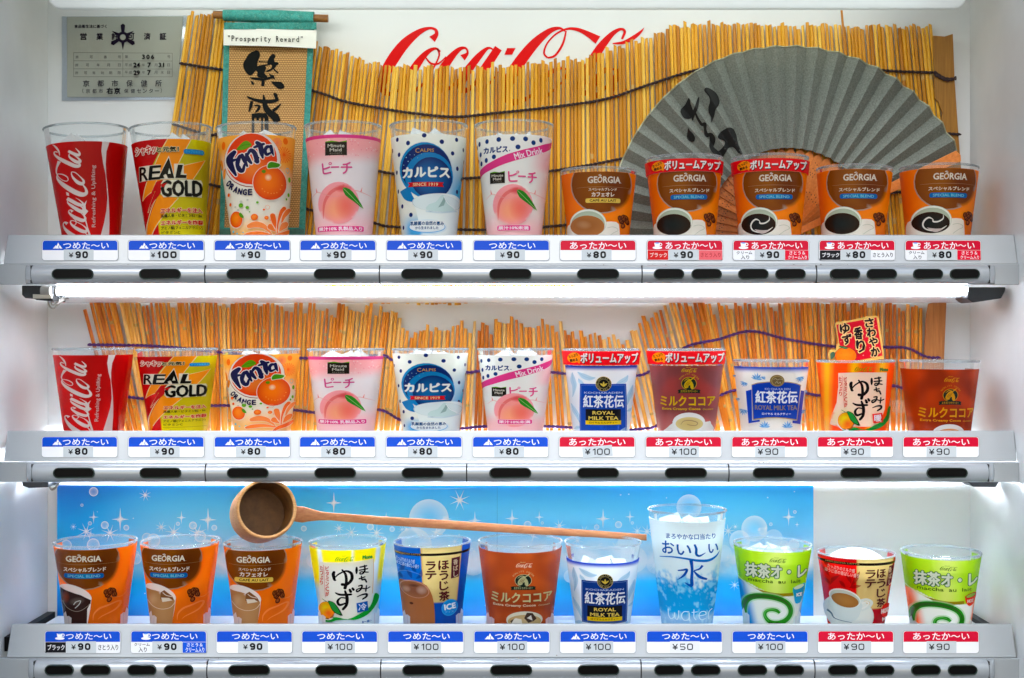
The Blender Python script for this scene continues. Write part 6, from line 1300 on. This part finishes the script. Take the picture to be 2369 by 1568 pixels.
rowt('京都市保健所', (535,787,1035,1290,1543,1797), 1242, 54, '#33303a', 2); A.text('（', 470, 1335, 495, 1412, '#33303a'); rowt('京都市', (570,685,795), 1378, 36, '#33303a', 1); rowt('右京', (950,1080), 1375, 52, '#14101a', 6); rowt('保健センター', (1240,1355,1460,1565,1670,1775), 1378, 36, '#33303a', 1); A.text('）', 1840, 1335, 1862, 1412, '#33303a')
flatart(A, 'permit_print', 1.4082, e)

# ---------------------------------------------------------------- blue sparkle poster
e = empty('poster', P(1006, 1425, 1.407)); tag(e, 'wide blue poster with white bubbles and sparkles behind the bottom shelf', 'poster')
yt, yb_ = 1121.5, 1426
m = MB(); m.box(P(132, yb_, 1.4074), (P(1881, 0, 1.4074).x, 1.4082, P(0, yt, 1.4074).z)); m.build('poster_sheet', M['paper'], e)
A = Art(); A.L = 1
gc = H3((1121, '#1a96e2'), (1138, '#32aeea'), (1170, '#56c4f0'), (1215, '#78d2f4'), (1290, '#b8e8fa'), (1318, '#90daf6'), (1345, '#2cb6ea'), (1380, '#169ee0'), (1426, '#0c76c6'))
gl = H3((1121, '#0c70c8'), (1200, '#18a4e4'), (1300, '#50bcea'), (1345, '#1c9ce0'), (1426, '#0c66b8'))
T = []; C = []; nx, ny = 150, 44; xs = np.linspace(132, 1881, nx+1); ys = np.linspace(yt, yb_, ny+1)
def pc(x, y):
    k = smooth(420, 150, x); c = mix(gc(y), gl(y), k); n_ = noise.fractal(Vector((x/55, y/40, 2)), 1, 2, 4); k2 = smooth(1235, 1290, y)*smooth(1345, 1300, y)
    c = mix(c, rgb('#ffffff'), max(0, k2*(.6+n_*.9))*smooth(380, 560, x)); x2 = (x % 430); r2 = smooth(1500, 1600, x); return mix(mix(c, rgb('#ffffff'), .03*(1-k)), rgb('#1c8ad4'), .35*smooth(1700, 1881, x)*(1-k2))
cc = [[pc(x, y) for x in xs] for y in ys]
for j in range(ny):
    for i in range(nx):
        a, b, c_, d = (xs[i], ys[j]), (xs[i+1], ys[j]), (xs[i+1], ys[j+1]), (xs[i], ys[j+1]); ca, cb, c3, cd = cc[j][i], cc[j][i+1], cc[j+1][i+1], cc[j+1][i]; T += [[a, b, c_], [a, c_, d]]; C += [[ca, cb, c3], [ca, c3, cd]]
A.add(T, C, bump=False)
W = '#ffffff'
def star(x, y, r, a=.95, n=4, rot=0):
    pts = []
    for k in range(2*n): rr_ = r if k % 2 == 0 else r*.13; an = R(rot)-math.pi/2+k*math.pi/n; q_ = .72 if n == 4 and (k//2) % 2 == 1 else 1; pts.append((x+rr_*q_*math.cos(an), y+rr_*math.sin(an)))
    A.poly(pts, W, a); A.ell(x, y, r*.3, r*.3, W, a=.7*a, ea=0, n=16, rings=3)
def bub(x, y, r, a=.75):
    A.ell(x, y, r, r, W, a=a*.2, ea=a*.75, n=22, rings=4); A.ell(x, y, r, r, W, a=a, ring=.84, n=22)
rp_ = random.Random(11)
STARS = [(216.5,1196,19),(278,1201,34),(419.5,1197,19),(481,1202,34),(772,1163,31),(1184,1199,27),(1247,1196,18),(1394.5,1199.7,29),(1456.7,1195,18),(1098,1203.6,27),(1035,1200,17),(893,1195,14),(1823.6,1195.6,26),(1843,1213,9)]
for x_, y_, r_ in STARS: star(x_, y_, r_*.82, .8)
for x, y, r in ((336,1145,15),(1063,1156.6,26),(170,1218,9),(199.8,1229,22),(254.5,1233,22),(373,1219,15),(402,1231,22),(457,1233,24),(783.8,1221.8,14),(813,1231,18),(871,1232,20),(940,1224,13),(1015,1226,18),(1293.5,1216,17),(1350,1230,18),(1496,1229,18),(1473.5,1228,15),(1683.5,1228,18),(1700,1218,9),(1590,1222,16)): star(x, y, r, .85, 8, rp_.uniform(0, 40))
for x, y, r in ((217,1137,10.5),(190,1168,3.5),(243,1214,9),(292.6,1220,6.5),(208.7,1210,4.5),(446.7,1215,9),(496,1220,6.5),(412,1211,4.5),(856.6,1218,8),(907,1223.5,6),(1220,1213,8.6),(1430,1213,8),(1379.6,1218.5,6),(703,1222,6.5),(1837.5,1183.7,4),(1762.7,1228,10),(1782,1212,4),(1254,1209,3.5),(1462,1209,3.5)): bub(x, y, r)
for x, y, r in ((992,1200,46),(957,1262,42),(1592.8,1172,29),(1744,1222,30),(1710,1250,24)): A.ell(x, y, r, r, W, a=.06, ea=.6, rings=8)
for k in range(46): A.ell(rp_.uniform(330, 1870), rp_.gauss(1283, 20), rp_.uniform(10, 34), None, W, a=rp_.uniform(.15, .5), ea=rp_.choice((.02, .3, .45)), rings=4, n=20)
for k in range(34): star(rp_.uniform(150, 1870), rp_.gauss(1270, 30), rp_.uniform(7, 20), rp_.uniform(.4, .8), rp_.choice((4, 8)), rp_.uniform(0, 20))
for k in range(14): bub(rp_.uniform(150, 560), rp_.gauss(1262, 18), rp_.uniform(5, 16), .5)
A.dots([(rp_.uniform(140, 1870), rp_.uniform(1130, 1400), rp_.uniform(.6, 1.6)) for k in range(40)], W, .6)
A.stroke([(1149.8,1122),(1149.8,1426)], .7, '#3a88b8', sub=1); A.stroke([(760,1129),(1000,1130),(1100,1127)], [.3,.8,.2], '#bfe0f0')
flatart(A, 'poster_print', 1.4072, e, ('poster', 'postera'), step=1.2e-5)

# ---------------------------------------------------------------- ladle
YLa = 1.306; e = empty('bamboo_ladle', P(610, 1255, 1.335)); tag(e, 'bamboo ladle with a round cup and long handle lying over the bottom cups', 'ladle')
ax = Vector((-.0185, .050, -.0130)); c0 = P(617, 1176, YLa); rr0 = 70.5/F*YLa; u_ = ax.normalized(); sx_ = Vector((1, 0, 0)); sx_ = (sx_-u_*sx_.dot(u_)).normalized(); sz_ = u_.cross(sx_)*-1
def ringp(t, r_): c__ = c0+ax*t; return [c__+(sx_*math.cos(2*math.pi*k/40)+sz_*math.sin(2*math.pi*k/40))*r_ for k in range(40)]
def loft(name, rings, mat, cap=True):
    m = MB(); m.add([p for q_ in rings for p in q_], [(i*40+k, i*40+(k+1) % 40, (i+1)*40+(k+1) % 40, (i+1)*40+k) for i in range(len(rings)-1) for k in range(40)]+([tuple((len(rings)-1)*40+k for k in range(40))] if cap else [])); return m.build(name, M[mat], e, True)
loft('ladle_cup', [ringp(.02, rr0*.885), ringp(0, rr0*.91), ringp(-.01, rr0*.95), ringp(0, rr0*.985), ringp(.04, rr0), ringp(.5, rr0*1.01), ringp(.93, rr0*.985), ringp(.99, rr0*.95), ringp(1.0, rr0*.90)], 'ladlecup')
loft('cup_inside', [ringp(.018, rr0*.887), ringp(.5, rr0*.875), ringp(.9, rr0*.85)], 'ladlein')
hp = [(676,1188,34,24),(700,1190,36,24),(714,1190.5,30,20),(740,1193,20,17),(765,1194.5,17,16),(880,1204,19,16),(1046,1214,20,16),(1213,1225,18,15),(1380,1235,15.5,13),(1495,1243,14,12)]
m = MB(); vs = []; n = len(hp)
for i, (x, y, w_, th_) in enumerate(hp):
    Yh = 1.325+(1.368-1.325)*min(1, (x-676)/500); c_ = P(x, y, Yh); hz, hy = w_/2/F*Yh, th_/2/F*Yh*.5
    vs += [c_+Vector((0, hy*a_, hz*b_)) for a_, b_ in ((-1, -.75), (-1, .75), (-.7, 1), (.7, 1), (1, .75), (1, -.75), (.7, -1), (-.7, -1))]
m.add(vs, [(i*8+k, i*8+(k+1) % 8, (i+1)*8+(k+1) % 8, (i+1)*8+k) for i in range(n-1) for k in range(8)]+[tuple(range(8))[::-1], tuple((n-1)*8+k for k in range(8))]); o = m.build('handle', M['ladle'], e, True)

# ---------------------------------------------------------------- small red citrus sign
Yp = 1.352; e = empty('citrus_sign', P(1980, 835, Yp)); tag(e, 'small tilted red card sign with black brushed letters and an orange fruit', 'sign')
o_ = [(290,200),(320,165),(345,160),(360,175),(400,150),(430,160),(660,110),(690,95),(730,95),(820,95),(835,130),(900,590),(890,625),(600,680),(560,720),(240,720),(210,640),(205,570),(225,520),(260,515),(300,520),(310,460),(330,430)]
q_ = lin2(.18565, 1877.3, 712.9)(np.array(o_, float)); m = MB(); m.prism([P(x, y, Yp) for x, y in q_], (0, .0012, 0)); m.build('card', pbr('card_edge', '#b8985a', .6), e)
A = Art(lin2(.18565, 1877.3, 712.9)); A.poly(o_, '#d2ac64'); A.poly([(305,205),(805,112),(880,590),(560,655),(420,640),(340,440)], '#b81c2c')
A.dots([(rp_.uniform(350, 860), rp_.uniform(200, 620), rp_.uniform(3, 7)) for _ in range(30)], '#f09090')
def br(chs, cx, y0, y1, w_, lean=0):
    n_ = len(chs); h_ = (y1-y0)/n_
    for i, ch in enumerate(chs): A.text(ch, cx-w_/2+lean*i, y0+h_*i+4, cx+w_/2+lean*i, y0+h_*(i+1)-4, '#181014', 6, outline='#e0bc84', ow=12, rot=-6)
br('さわやか', 715, 120, 600, 105, 24); br('香り', 575, 235, 550, 100, 30); br('ゆず', 405, 185, 455, 115, 26)
A.ell(415, 590, 138, 108, '#5a3020', top=None); A.ell(415, 592, 132, 102, '#ec7a34', edge='#e0642a'); A.dots([(360,560,4),(420,600,4),(470,560,4),(390,640,4),(450,650,4),(510,580,4),(340,610,4)], '#7a3818'); A.stroke([(330,470),(390,490),(440,500)], [10,30,10], '#3f5a3a'); A.stroke([(395,480),(405,510)], 18, '#4a6a3a'); A.poly([(225,560),(265,540),(285,570),(270,610),(232,638),(225,600)], '#3f5a48', sub=2)
flatart(A, 'card_print', Yp, e, back=.0003)
